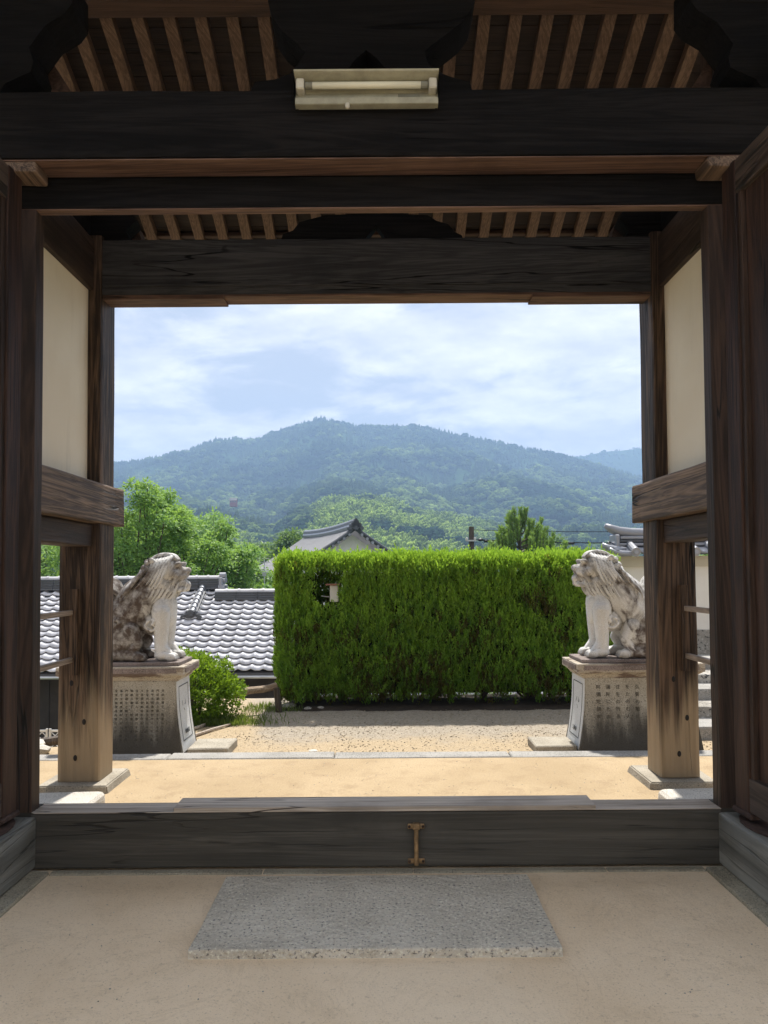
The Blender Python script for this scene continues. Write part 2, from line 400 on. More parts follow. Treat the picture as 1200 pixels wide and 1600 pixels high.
# ------------------------------------------------------------------ ground, floor, court
def gz(x, y):
    """height of the land near the gate"""
    z = -.15
    if y < 6: z = -.15
    if x < -2.6 and y > 7:
        k = min(1, (-2.6-x)/.8)*min(1, max(0, (y-7.4))/4.5)
        z -= 1.05*k
    if x < -2.6 and y > 12.4: z -= min(1.3, (y-12.4)*1.1)
    if y > 10.2:
        k = min(1, (y-10.2)/2.2)
        z = min(z, -.15-1.35*k*k*(3-2*k))
    return z
bm = bmesh.new(); nx, ny = 130, 120
gv = []
for j in range(ny+1):
    for i in range(nx+1):
        x = -14+28*i/nx; y = -16+34*j/ny
        gv.append((x, y, gz(x, y)+.006*mnoise.noise(Vector((x*2, y*2, 0)))))
gf = [(j*(nx+1)+i, j*(nx+1)+i+1, (j+1)*(nx+1)+i+1, (j+1)*(nx+1)+i) for j in range(ny) for i in range(nx)]
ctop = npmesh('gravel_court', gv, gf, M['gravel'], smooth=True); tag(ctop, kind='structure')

# platform of the gate
tag(obj('sand_platform', B(-4.2, 4.2, 3.99, 6.265, -.3, 0), M['sand']), kind='structure')
fl = tag(obj('floor', B(-4.2, 4.2, -1.0, 3.985, -.3, 0), M['floor']), kind='structure')
kx = [-4.2, -2.92, -1.78, -.42, 1.02, 2.36, 3.3, 4.2]
kerb = tag(obj('platform_edge', B(-4.2, 4.2, 6.27, 6.455, -.3, -.03), M['kerb']), kind='structure')
for a, b in zip(kx, kx[1:]):
    obj('stone', B(a+.004, b-.004, 6.267, 6.47, -.28, .004+random.uniform(0, .006), bev=.01, jit=.003), M['kerb'], kerb)

# ------------------------------------------------------------------ far terrain
def itp(t, x):
    xs = [a for a, _ in t]; ys = [b for _, b in t]; return float(np.interp(x, xs, ys))
SKY = [(-900, 855), (-300, 784), (0, 736), (178, 716), (230, 709), (290, 696), (335, 679), (400, 679), (440, 664), (475, 654), (500, 645), (520, 651), (545, 659), (600, 661),
       (650, 660), (700, 671), (760, 684), (820, 696), (880, 709), (940, 726), (1000, 744), (1200, 785), (1500, 828), (2100, 863)]
HA = [(-600, 800), (178, 806), (270, 784), (340, 784), (385, 798), (430, 806), (470, 777), (520, 762), (600, 769), (650, 782), (720, 800), (800, 812),
      (900, 818), (1000, 826), (1700, 830)]
HB = [(-600, 800), (178, 760), (300, 752), (420, 748), (520, 735), (600, 728), (700, 742), (800, 744), (900, 762), (1000, 779), (1200, 810), (1700, 850)]
FAR = [(-900, 860), (300, 770), (700, 760), (850, 722), (890, 714), (940, 704), (1000, 699), (1080, 697), (1300, 740), (1800, 800)]
def zpy(py, r): return 1.5+(895-py)/1200*r
def terr(x, y):
    r = math.hypot(x, y)
    if y < 1: return -.2 - .0
    px = 597+1200*x/max(y, 1e-3); px = max(-900, min(2100, px)); r = y*1.0    # depth along view: layers are roughly parallel ridges
    cs = [(12, -1.5), (20, -2.6), (45, -6.5), (90, -9), (170, -5), (250, zpy(880, 250)-8), (330, zpy(itp(HA, px)+62, 330)-8), (430, zpy(itp(HA, px)+30, 430)-8),
          (560, zpy(itp(HA, px), 560)-8), (660, zpy(itp(HA, px), 560)-18), (760, zpy(itp(HA, px)-16, 760)-8), (930, zpy(itp(HB, px)+8, 930)-8),
          (1020, zpy(itp(HB, px), 1020)-9), (1150, zpy((itp(HB, px)*.55+itp(SKY, px)*.45), 1150)-8), (1400, zpy(itp(SKY, px), 1400)-7), (1600, zpy(itp(SKY, px), 1400)-60),
          (1700, 60), (1760, 120), (1900, zpy(itp(FAR, px), 1900)-4), (2100, zpy(itp(FAR, px), 1900)-90)]
    z = itp(cs, r)
    if 200 < r < 1380:
        k = min(1, (r-200)/150)*min(1, (1380-r)/130)
        z += k*(17*mnoise.fractal(Vector((x/120, y/170, 1.3)), 1, 2, 4) + 9*abs(mnoise.noise(Vector((x/60, y/200, 4.))))-3)*(r/900)
    elif r >= 1750: z += 6*mnoise.fractal(Vector((x/140, y/140, 7)), 1, 2, 4)
    return z
ys_ = list(np.geomspace(14, 2100, 150)); 
V = []; uN = 260
for y in ys_:
    hw = 1.05*y+40
    for i in range(uN+1):
        x = -hw+2*hw*i/uN; V.append((x, y, terr(x, y)-.03))
F = [(j*(uN+1)+i, j*(uN+1)+i+1, (j+1)*(uN+1)+i+1, (j+1)*(uN+1)+i) for j in range(len(ys_)-1) for i in range(uN)]
tag(npmesh('ground', V, F, M['land'], smooth=True), kind='structure')
# the land beside and behind the gate
tag(obj('courtyard_ground', B(-420, 420, -190, 13.9, -2.6, -1.9), M['land']), kind='structure')
# temple precinct behind the camera
tag(obj('precinct_ground', B(-60, 60, -70, -1.02, -.4, -.12), M['sand']), kind='structure')

# ------------------------------------------------------------------ forest (stuff, instanced crowns)
def ico(sub):
    b = bmesh.new(); bmesh.ops.create_icosphere(b, subdivisions=sub, radius=1)
    v = np.array([x.co[:] for x in b.verts]); f = np.array([[q.index for q in p.verts] for p in b.faces]); b.free(); return v, f
ICO1, ICO2 = ico(1), ico(2)
def crown_source(kind):
    r = np.random.default_rng({'broad': 1, 'broad2': 4, 'conifer': 2, 'bamboo': 3}[kind]); VV = []; FF = []; n = 0
    def add(v, f):
        nonlocal n; VV.append(v); FF.append(f+n); n += len(v)
    if kind.startswith('broad'):
        for k in range(34):
            d = r.normal(size=3); d /= np.linalg.norm(d); d[2] = abs(d[2])*.9-.2
            c = d*np.array([.72, .72, .62])*r.uniform(.75, 1.05)+[0, 0, .55]
            v, f = ICO2; rr = r.uniform(.16, .36)
            dv = np.array([mnoise.noise(Vector(p*2.6+c*5)) for p in v]); dv2 = np.array([mnoise.noise(Vector(p*6+c*9)) for p in v])
            add(v*(rr*(1+.5*dv+.35*dv2))[:, None]*[1, 1, .75]+c, f)
    elif kind == 'conifer':
        for k in range(7):
            z = k/7*1.9; R = (1-k/7.3)*.62
            for a in range(7):
                an = a*.9+k*1.3+r.uniform(-.2, .2); v, f = ICO1
                c = np.array([math.cos(an)*R*.6, math.sin(an)*R*.6, z+.15]); dv = np.array([mnoise.noise(Vector(p*3+c*7)) for p in v])
                add(v*(1+.5*dv)[:, None]*np.array([R*.55+.05, R*.55+.05, .22])+c, f)
        v, f = ICO1; add(v*[.07, .07, .25]+[0, 0, 2.05], f)
    else:
        for k in range(30):     # bamboo: many arching feathery plumes
            an = r.uniform(0, 6.28); q = r.uniform(0, .8); h = r.uniform(.9, 1.6)*(1-.35*q); lean = r.uniform(.15, .4)
            for s in range(5):
                u = s/4; c = np.array([math.cos(an)*(q+lean*u*u), math.sin(an)*(q+lean*u*u), h*(.3+.7*u)-.22*u**3])
                v, f = ICO1; rr = .17*(1-u*.55)
                dv = np.array([mnoise.noise(Vector(p*4+c*9)) for p in v])
                add(v*(rr*(1+.7*dv))[:, None]*[1, 1, 1.25]+c, f)
    me = bpy.data.meshes.new('crown_'+kind); V = np.vstack(VV).astype(np.float32); F = np.vstack(FF).astype(np.int32)
    me.vertices.add(len(V)); me.vertices.foreach_set('co', V.ravel()); me.loops.add(F.size); me.loops.foreach_set('vertex_index', F.ravel())
    me.polygons.add(len(F)); me.polygons.foreach_set('loop_start', np.arange(0, F.size, 3, dtype=np.int32)); me.update(calc_edges=True)
    me.polygons.foreach_set('use_smooth', [True]*len(F)); me.materials.append(M['forest']); return bpy.data.objects.new('crown_source_'+kind, me)   # never linked to the scene
def field_mask(px, y): return 945 < px < 1010 and 330 < y < 470
def scatter_forest(name, kind, pts, label):
    me = bpy.data.meshes.new(name); me.vertices.add(len(pts))
    me.vertices.foreach_set('co', np.array([p[:3] for p in pts], np.float32).ravel())
    for nm, ix in (('size', 3), ('tint', 4), ('spin', 5)):
        a = me.attributes.new(nm, 'FLOAT', 'POINT'); a.data.foreach_set('value', np.array([p[ix] for p in pts], np.float32))
    o = link(name, me, M['forest']); tag(o, label, 'trees', kind='stuff')
    ng = bpy.data.node_groups.new(name+'_scatter', 'GeometryNodeTree')
    ng.interface.new_socket('Geometry', in_out='INPUT', socket_type='NodeSocketGeometry'); ng.interface.new_socket('Geometry', in_out='OUTPUT', socket_type='NodeSocketGeometry')
    gi = ng.nodes.new('NodeGroupInput'); go = ng.nodes.new('NodeGroupOutput'); oi = ng.nodes.new('GeometryNodeObjectInfo'); oi.inputs[0].default_value = crown_source(kind)
    ip = ng.nodes.new('GeometryNodeInstanceOnPoints'); L = ng.links.new
    def attr(nm):
        a = ng.nodes.new('GeometryNodeInputNamedAttribute'); a.data_type = 'FLOAT'; a.inputs[0].default_value = nm; return a.outputs[0]
    cs = ng.nodes.new('ShaderNodeCombineXYZ'); L(attr('spin'), cs.inputs[2])
    L(gi.outputs[0], ip.inputs['Points']); L(oi.outputs['Geometry'], ip.inputs['Instance']); L(cs.outputs[0], ip.inputs['Rotation']); L(attr('size'), ip.inputs['Scale']); L(ip.outputs[0], go.inputs[0])
    md = o.modifiers.new('scatter', 'NODES'); md.node_group = ng; return o
fo = {'broad': [], 'broad2': [], 'conifer': [], 'bamboo': []}
random.seed(11)
def forest_band(y0, y1, n, s0, s1, xw=.78):
    for _ in range(n):
        y = math.sqrt(random.uniform(y0*y0, y1*y1)); x = random.uniform(-xw, xw)*y; px = 597+1200*x/y
        if field_mask(px, y): continue
        z = terr(x, y); sz = random.uniform(s0, s1)
        big = mnoise.noise(Vector((x/70, y/110, 3))); con = mnoise.noise(Vector((x/90+9, y/60, 8)))
        spin = random.uniform(0, 6.28)
        bam = y < 640 and ((490 < px < 750 and mnoise.noise(Vector((x/28, y/60, 0))) > -.22) or (300 < px < 400 and y < 420) or px > 1040 and big > 0)
        if bam: fo['bamboo'].append((x, y, z-.8, sz*1.2, min(1, max(.4, .78+.35*random.uniform(-1, 1)+.3*big)), spin))
        elif con > .2 or (y > 1150 and random.random() < .7): fo['conifer'].append((x, y, z-1, sz*.68, max(.02, .12+.12*random.random()+.12*big), spin))
        else: fo[random.choice(['broad', 'broad2'])].append((x, y, z-1, sz*random.uniform(.8, 1.25), max(.03, min(.8, .17+.45*big+.20*random.uniform(-1, 1))), spin))
forest_band(150, 330, 2200, 3.4, 5.2); forest_band(330, 700, 7500, 3.8, 6.6); forest_band(700, 1180, 11500, 4.6, 8.6); forest_band(1180, 1450, 12000, 3.8, 6.4)
forest_band(1780, 1905, 9000, 2.6, 4.0)
scatter_forest('broadleaf_forest', 'broad', fo['broad'], 'rounded broadleaf crowns covering the hazy hills and mountain')
scatter_forest('mixed_forest', 'broad2', fo['broad2'], 'uneven mixed green tree crowns scattered over the mountainside')
scatter_forest('conifer_forest', 'conifer', fo['conifer'], 'dark pointed conifers on the mountain slopes and its skyline')
scatter_forest('bamboo_grove', 'bamboo', fo['bamboo'], 'bright yellow green bamboo grove on the lower hill above the hedge')

# terraced field seen on the lower right of the mountain
fv = []; 
for j in range(13):
    for i in range(17):
        px = 946+58*i/16; y = 335+130*j/12; x = (px-597)/1200*y; fv.append((x, y, terr(x, y)+.9+.5*((j % 3) == 0)))
ff = [(j*17+i, j*17+i+1, (j+1)*17+i+1, (j+1)*17+i) for j in range(12) for i in range(16)]
tag(npmesh('terraced_field', fv, ff, plain('young_rice_green', (.16, .27, .06), .9, 0, .3, .08), smooth=False), kind='structure')

# ------------------------------------------------------------------ the gate
gate = tag(empty('temple_gate', (0, 0, 0)), 'large dark timber temple gate framing the view, with beams, rafters and posts', 'gate')
SX = (-.05)                       # centre line
# sill: lower timber plus the raised middle length
obj('sill', Bm(-1.80, 1.70, 3.94, 4.10, .012, .290, sub=14), M['sill'], gate)
obj('sill_top', Bm(-1.80, -1.075, 3.938, 4.102, .2905, .2945, bev=.001, wob=0), M['silltop'], gate)
obj('sill_top', Bm(1.063, 1.70, 3.938, 4.102, .2905, .2945, bev=.001, wob=0), M['silltop'], gate)
obj('sill_cap', Bm(-1.075, 1.063, 3.936, 4.115, .291, .316, bev=.004, wob=.001), M['silltop'], gate)
obj('sill_crosspiece', Bm(-3.2, -1.80, 3.955, 4.09, .012, .30), M['sill'], gate)
obj('sill_crosspiece', Bm(1.70, 3.2, 3.955, 4.09, .012, .30), M['sill'], gate)
obj('lintel', Bm(-1.98, 1.88, 3.94, 4.004, 3.409, 3.572, wob=.002), [M['beamX']], gate)
obj('lintel_soffit', Bm(-1.97, 1.87, 3.943, 4.001, 3.402, 3.4085, bev=.001, wob=0), M['soffit'], gate)
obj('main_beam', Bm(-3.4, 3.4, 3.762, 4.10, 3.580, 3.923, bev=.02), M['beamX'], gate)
obj('beam_soffit', Bm(-1.95, 1.84, 3.775, 3.938, 3.5735, 3.5795, bev=.001, wob=0), M['soffit'], gate)
for s, x0, x1 in ((-1, -1.90, -1.80), (1, 1.70, 1.80)):
    obj('jamb', Bm(x0, x1, 3.94, 4.035, .296, 3.404, axis=2, sub=16, bev=.006, wob=.003), M['mainpost'], gate)
for x0, x1 in ((-2.32, -1.93), (1.83, 2.22)):
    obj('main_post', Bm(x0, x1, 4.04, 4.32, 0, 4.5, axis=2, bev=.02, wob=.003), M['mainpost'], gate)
    obj('side_board', Bm(x0-1.1 if x0 < 0 else x1-.02, x0+.02 if x0 < 0 else x1+1.1, 4.10, 4.14, .30, 3.57, axis=2), M['mainpost'], gate)
for x0, x1 in ((-1.98, -1.73), (1.63, 1.87)):
    b = B(x0, x1, 3.772, 3.925, 3.515, 3.574, bev=.02, seg=2, jit=.008); obj('pivot_socket', b, M['tie'], gate)
# outer posts with hewn edges, standing on stones
for (x0, x1) in ((-2.30, -2.005), (1.925, 2.205)):
    obj('outer_post', Bm(x0, x1, 5.42, 5.715, .055, 3.93, axis=2, bev=.028, wob=.004, sub=18), M['post'], gate)
    b = B(x0-.10, x1+.085, 5.33, 5.80, -.02, .052, jit=.004)
    for v in b.verts:
        if v.co.z < .02:
            v.co.x += math.copysign(.02, v.co.x-(x0+x1)/2); v.co.y += math.copysign(.02, v.co.y-5.56)
    bmesh.ops.bevel(b, geom=b.edges[:], offset=.008, segments=2, affect='EDGES'); obj('post_base', b, M['basestone'], gate)
    for kx_, kz_ in ((.10, .74), (.19, .47), (.13, .22)):
        b = bmesh.new(); bmesh.ops.create_uvsphere(b, u_segments=12, v_segments=6, radius=.014, matrix=Matrix.Translation((x0+kx_, 5.419, kz_)) @ Matrix.Diagonal((1, .25, 1.5, 1))); obj('knot', b, M['dark'], gate, True)
    # mortised batten carrying the rails
    xa = x0+.075 if x0 < 0 else x1-.15
    obj('batten', Bm(xa+.02, xa+.075, 5.385, 5.425, .80, 1.40, axis=2, bev=.004), M['post'], gate)
# foundation stones between post and sill
for x0, x1 in ((-2.5, -1.83), (1.77, 2.4)):
    b = B(x0, x1, 4.13, 5.10, -.1, .085, bev=.05, seg=3, jit=.01); obj('foundation_stone', b, M['bed'], gate)
# outer lintel with shallow step under it
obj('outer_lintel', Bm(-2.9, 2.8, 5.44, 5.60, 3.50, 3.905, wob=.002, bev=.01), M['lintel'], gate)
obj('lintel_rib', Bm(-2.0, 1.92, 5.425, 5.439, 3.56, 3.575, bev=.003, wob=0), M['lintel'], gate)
obj('lintel_soffit', Bm(-2.0, -1.135, 5.43, 5.605, 3.468, 3.499, bev=.004, wob=.001), M['soffit'], gate)
obj('lintel_soffit', Bm(1.075, 1.92, 5.43, 5.605, 3.468, 3.499, bev=.004, wob=.001), M['soffit'], gate)
obj('lintel_soffit', Bm(-1.134, 1.074, 5.43, 5.605, 3.484, 3.499, bev=.004, wob=.001), M['soffit'], gate)
# side walls between main and outer posts: upper rail, plaster, tie beams, open rails
for s in (-1, 1):
    X = (lambda a: a) if s < 0 else (lambda a: -a-.085)
    def bx(a, b, *r, **k):
        x0, x1 = sorted((X(a), X(b))); return Bm(x0, x1, *r, **k)
    obj('upper_side_beam', bx(-2.25, -2.062, 4.32, 5.43, 3.535, 3.90, axis=1), M['beamY'], gate)
    obj('plaster_panel', B(*sorted((X(-2.14), X(-2.10))), 4.30, 5.432, 2.0, 3.536), M['plaster'], gate)
    b = bx(-2.33, -1.98, 4.325, 5.80, 1.862, 2.145, axis=1, bev=.016, wob=.007, sub=10)
    for v in b.verts:                     # gently rounded, weathered end
        if v.co.y > 5.7: v.co.y += random.uniform(-.012, .03); v.co.x *= .994
    obj('tie_beam', b, M['tie'], gate)
    obj('lower_tie_beam', bx(-2.24, -2.062, 4.325, 5.43, 1.698, 1.858, axis=1), M['beamY'], gate)
    for z in (.905, 1.236):
        obj('side_rail', bx(-2.215, -2.18, 4.2, 5.40, z-.018, z+.018, axis=1, bev=.006), M['railY'], gate)
    obj('top_tie', bx(-2.32, -2.10, 3.3, 6.4, 3.93, 4.15, axis=1), M['beamX'], gate)
# frog-leg struts (dark, with a small opening)
pf = lambda px, py, Y: ((lambda p: (p.x, p.z))(atY(px, py, Y)))
def strut(outline, holes, Y, depth, Yo=None):
    o = [pf(a, b, Y) for a, b in outline]; h = [[pf(a, b, Y) for a, b in q] for q in holes]
    return extrude_poly(bmesh.new(), o, h, Y, Y+depth)
near = [(392, 142), (398, 128), (430, 124), (452, 116), (466, 100), (476, 82), (462, 66), (440, 48), (424, 24), (416, -10), (414, -60), (748, -60), (744, -10), (738, 12), (722, 34),
        (694, 56), (672, 72), (664, 80), (668, 98), (684, 112), (704, 120), (734, 128), (738, 142)]
obj('frog_leg_strut', strut(near, [[(540, 112), (556, 92), (572, 78), (590, 92), (606, 112)]], 3.80, .24), M['nearblack'], gate)
farp = [(438, 378), (442, 366), (458, 360), (468, 347), (490, 341), (510, 336), (600, 333), (668, 336), (682, 345), (700, 350), (710, 362), (722, 368), (724, 378)]
obj('frog_leg_strut', strut(farp, [[(570, 374), (579, 362), (588, 350), (596, 362), (603, 374)]], 5.46, .10), M['beamX'], gate)
# bearing blocks and curved arms at both ends
for s in (-1, 1):
    arm = [(-10, 142), (-10, -40), (112, -40), (112, 6), (100, 22), (70, 40), (45, 74), (52, 96), (48, 112), (8, 130), (0, 142)]
    if s > 0: arm = [(1195-a-5, b-6) for a, b in arm]
    obj('bracket_arm', strut(arm, [], 3.82, .22), M['nearblack'], gate)
    tri = [(6, 142), (42, 118), (56, 86), (72, 82), (110, 142)]
    if s > 0: tri = [(1192-a*1.0, b-7) for a, b in tri]
    obj('carved_block', strut(tri, [], 4.15, .2), M['beamRY'], gate)
    fa = [(136, 378), (136, 330), (205, 330), (212, 345), (196, 360), (205, 378)]
    if s > 0: fa = [(1180-a, b-3) for a, b in fa]
    obj('bracket_arm', strut(fa, [], 5.46, .14), M['beamX'], gate)
    fb = [(196, 378), (214, 352), (222, 378)]
    if s > 0: fb = [(1176-a, b-3) for a, b in fb]
    obj('carved_block', strut(fb, [], 5.62, .14), M['beamRY'], gate)
obj('purlin', Bm(-2.8, 2.7, 4.45, 4.60, 4.912, 4.972), M['beamR'], gate)
obj('purlin', Bm(-2.8, 2.7, 5.44, 5.60, 4.29, 4.46), M['beamX'], gate)
obj('strut_block', Bm(-.25, .16, 5.45, 5.59, 4.10, 4.30), M['beamX'], gate)
def rz_(y): return 4.78-.42*(y-5.07)
rp = bmesh.new()
RY = [3.75, 4.4, 5.0, 5.6, 6.1, 6.45]
def rafter_mesh():
    b = bmesh.new(); w2, h = .038, .075; rings = []
    for y in RY:
        z = rz_(y); rings.append([b.verts.new(q) for q in ((-w2, y, z), (w2, y, z), (w2, y, z+h), (-w2, y, z+h))])
    for p, q in zip(rings, rings[1:]):
        for k in range(4): b.faces.new((p[k], p[(k+1) % 4], q[(k+1) % 4], q[k]))
    b.faces.new(rings[0]); b.faces.new(rings[-1]); bmesh.ops.recalc_face_normals(b, faces=b.faces)
    m = bpy.data.meshes.new('rafter'); b.to_mesh(m); b.free(); m.materials.append(M['rafter']); return m
rme = rafter_mesh()
for i in range(-5, 26):
    o = bpy.data.objects.new('rafter', rme); COL.objects.link(o); o.parent = gate; o.location.x = -1.905+.1965*i; o.location.z = random.uniform(-.003, .003)
for k in range(19):     # boards lying over the rafters
    y0 = 3.75+k*.147; y1 = y0+.142; b = bmesh.new()
    za, zb = rz_(y0)+.078, rz_(y1)+.078
    vs = [b.verts.new(q) for q in ((-3.3, y0, za), (3.2, y0, za), (3.2, y1, zb), (-3.3, y1, zb))]
    f = b.faces.new(vs); e = bmesh.ops.extrude_face_region(b, geom=[f])
    for v in [g for g in e['geom'] if isinstance(g, bmesh.types.BMVert)]: v.co.z += .02
    obj('roof_board', b, M['deck'], gate)
# battens seen between the outer rafters
for y in (5.95, 6.28):
    obj('eave_batten', Bm(-3.2, 3.1, y, y+.05, rz_(y)+.03, rz_(y)+.07), M['beamR'], gate)
def roof_slab(ya, za, yb, zb, th):
    b = bmesh.new(); n = 60
    for i in range(n):
        x0 = -3.5+7*i/n; x1 = x0+7/n; zc = .04
        p = [(x0, ya, za), (x1, ya, za), (x1, yb, zb), (x0, yb, zb)]; q = [(x0, ya, za+th), (x1, ya, za+th), (x1, yb, zb+th), (x0, yb, zb+th)]
        m_ = [((x0+x1)/2, ya, za+th+zc), ((x0+x1)/2, yb, zb+th+zc)]
        V = [b.verts.new(v) for v in p+q+m_]
        b.faces.new((V[0], V[3], V[2], V[1])); b.faces.new((V[0], V[1], V[5], V[8], V[4])); b.faces.new((V[3], V[7], V[9], V[6], V[2]))
        b.faces.new((V[4], V[8], V[9], V[7])); b.faces.new((V[8], V[5], V[6], V[9]))
        if i == 0: b.faces.new((V[0], V[4], V[7], V[3]))
        if i == n-1: b.faces.new((V[1], V[2], V[6], V[5]))
    return b
obj('tiled_roof', roof_slab(3.75, rz_(3.75)+.105, 6.52, rz_(6.52)+.105, .07), M['tilemid'], gate)
obj('tiled_roof', roof_slab(2.5, 4.85, 3.75, rz_(3.75)+.105, .07), M['tilemid'], gate)
obj('ridge', tube(bmesh.new(), [(-3.6, 3.75, 5.62), (3.6, 3.75, 5.62)], .14, 10), M['tiledark'], gate)
# doors, swung open towards the camera
for s in (-1, 1):
    hinge = (-1.835, 3.86, 0) if s < 0 else (1.738, 3.86, 0)
    d = empty('door', hinge, rad(3.2)*(-1 if s < 0 else 1) if False else 0); d.parent = gate
    d.rotation_euler.z = rad(-3.0 if s < 0 else 3.0)
    def xs(a, b): return (-b, -a) if s < 0 else (a, b)
    obj('stile', Bm(*xs(0, .095), -.13, 0, .335, 3.53, axis=2, bev=.008), M['door'], d)
    obj('stile', Bm(*xs(0, .095), -1.62, -1.49, .335, 3.53, axis=2, bev=.008), M['door'], d)
    for z0, z1 in ((.335, .50), (3.36, 3.53)): obj('door_rail', Bm(*xs(.004, .09), -1.49, -.13, z0, z1, axis=1, bev=.008), M['doorY'], d)
    obj('door_moulding', Bm(*xs(.012, .04), -.165, -.131, .50, 3.36, axis=2, bev=.004), M['mainpost'], d)
    for k in range(5): obj('plank', Bm(*xs(.035, .065), -.165-.265*(k+1)+.003, -.165-.265*k-.003, .50, 3.36, axis=2, bev=.004), M['door'], d)
    obj('pivot_shoe', B(*xs(-.012, .10), -.16, .015, .305, .334, bev=.008), M['rust'], d)
# blocks carrying the door pivots, with rusty plates
for s in (-1, 1):
    x0, x1 = (-2.5, -1.775) if s < 0 else (1.688, 2.4)
    b = Bm(x0, x1, 2.75, 3.936, .02, .276, axis=1, bev=.014, wob=.006, sub=12); obj('pivot_block', b, M['block'], gate)
    if s > 0:
        cr = [(1.686, 3.40, .275), (1.685, 3.415, .235), (1.685, 3.39, .222), (1.685, 3.405, .175)]
        obj('crack', tube(bmesh.new(), cr, [.006, .010, .006, .002], 6), M['dark'], gate)
        obj('crack', tube(bmesh.new(), [(1.70, 3.40, .274), (1.76, 3.36, .273), (1.80, 3.345, .273), (1.9, 3.28, .272)], [.010, .012, .007, .003], 6), M['dark'], gate)
    xa, xb = (-2.1, -1.80) if s < 0 else (1.71, 2.05)
    b = bmesh.new(); o_ = []
    for k in range(20):
        an = 2*math.pi*k/20; o_.append(b.verts.new(((xa+xb)/2+(xb-xa)/2*math.cos(an), 3.70+.23*math.sin(an), .279)))
    f = b.faces.new(o_); e = bmesh.ops.extrude_face_region(b, geom=[f])
    for v in [g for g in e['geom'] if isinstance(g, bmesh.types.BMVert)]: v.co.z = .286
    obj('pivot_plate', b, M['rust'], gate)
    xk = (-1.83, -1.69) if s < 0 else (1.60, 1.74)
    for k in range(3): obj('edging_stone', B(*xk, 2.0+.64*k, 2.63+.64*k, -.05, .018, bev=.008, jit=.004), M['strip'], gate)
for k, (a, b_) in enumerate([(-1.685, -.622), (-.618, .133), (.137, 1.103), (1.107, 1.60)]):
    obj('edging_stone', B(a, b_, 3.885, 3.937, -.05, .009, bev=.006, jit=.003), M['strip'], gate)
# iron bolt on the sill face
x = .152; bolt = obj('bolt', tube(bmesh.new(), [(x, 3.915, .03), (x, 3.915, .235)], .011, 10), M['iron'], gate)
obj('bolt_head', B(x-.018, x+.018, 3.90, 3.937, .208, .236, bev=.004), M['iron'], bolt)
for z in (.218, .045):
    b = B(x-.042, x+.042, 3.925, 3.9385, z-.012, z+.012, bev=.003); obj('bracket', b, M['iron'], bolt)
    for dx in (-.034, .034): 
        b = bmesh.new(); bmesh.ops.create_icosphere(b, subdivisions=1, radius=.008, matrix=Matrix.Translation((x+dx, 3.924, z))); obj('nail', b, M['rust'], bolt)

# granite slab let into the floor
b = B(-.775, .685, 3.045, 3.775, -.05, .036, bev=.006, seg=2)
bmesh.ops.subdivide_edges(b, edges=b.edges[:], cuts=3, use_grid_fill=True)
for v in b.verts: v.co += mnoise.noise_vector(v.co*9)*.004
o = tag(obj('stone_slab', b, M['granite']), 'rectangular pecked granite slab let into the floor in front of the sill', 'stone slab')

# fluorescent lamp under the beam
lamp = tag(empty('fluorescent_lamp', (-.07, 3.752, 3.86)), 'old unlit fluorescent batten lamp with yellowed reflector on the dark beam', 'lamp')
def prof(bm, pts, x0, x1):
    pts = pts+[(y+.005, z-.002) for y, z in reversed(pts)]
    a = [bm.verts.new((x0, y, z)) for y, z in pts]; b_ = [bm.verts.new((x1, y, z)) for y, z in pts]; n = len(pts)
    for i in range(n): bm.faces.new((a[i], a[(i+1) % n], b_[(i+1) % n], b_[i]))
    bm.faces.new(a); bm.faces.new(b_); return bm
obj('reflector', prof(bmesh.new(), [(-.115, .080), (-.112, .072), (-.020, .050), (-.020, .020), (-.044, -.020), (-.052, -.022), (-.052, -.052), (-.02, -.054)], -.352, .352), M['fixture'], lamp)
obj('backplate', B(-.34, .34, -.006, 0, -.05, .07), M['fixture'], lamp)
for xx in (-.356, .352):
    b = bmesh.new(); extrude_poly(b, [(0, 0), (1, 0), (1, 1)], [], 0, 1); b.free()
    b = bmesh.new(); vs = [b.verts.new((xx, y, z)) for y, z in ((-.112, .080), (0, .080), (0, -.052), (-.052, -.052), (-.046, -.02), (-.06, .02))]; f = b.faces.new(vs)
    bmesh.ops.solidify(b, geom=[f], thickness=.005)
    # leave the end open at the front so the tube shows
    obj('end_cap', b, M['fixture'], lamp)
tb = obj('tube', tube(bmesh.new(), [(-.30, -.060, .034), (.30, -.060, .034)], .0165, 14), M['tube'], lamp, True)
for sx in (-1, 1):
    obj('socket', B(sx*.325-.020, sx*.325+.020, -.084, -.02, .006, .060, bev=.006), M['sock'], lamp)
    obj('tube_end', tube(bmesh.new(), [(sx*.30, -.060, .034), (sx*.266, -.060, .034)], .0172, 12), M['grey'], lamp)
lb = bmesh.new(); vs = [lb.verts.new(q) for q in ((.155, -.047, -.018), (.262, -.047, -.018), (.262, -.031, .008), (.155, -.031, .008))]; lb.faces.new(vs); obj('rating_label', lb, M['grey'], lamp)
b = bmesh.new(); bmesh.ops.create_uvsphere(b, u_segments=12, v_segments=8, radius=.013, matrix=Matrix.Translation((-.095, -.05, -.062)) @ Matrix.Scale(1.2, 4, (0, 0, 1)))
obj('switch_knob', b, M['sock'], lamp, True)

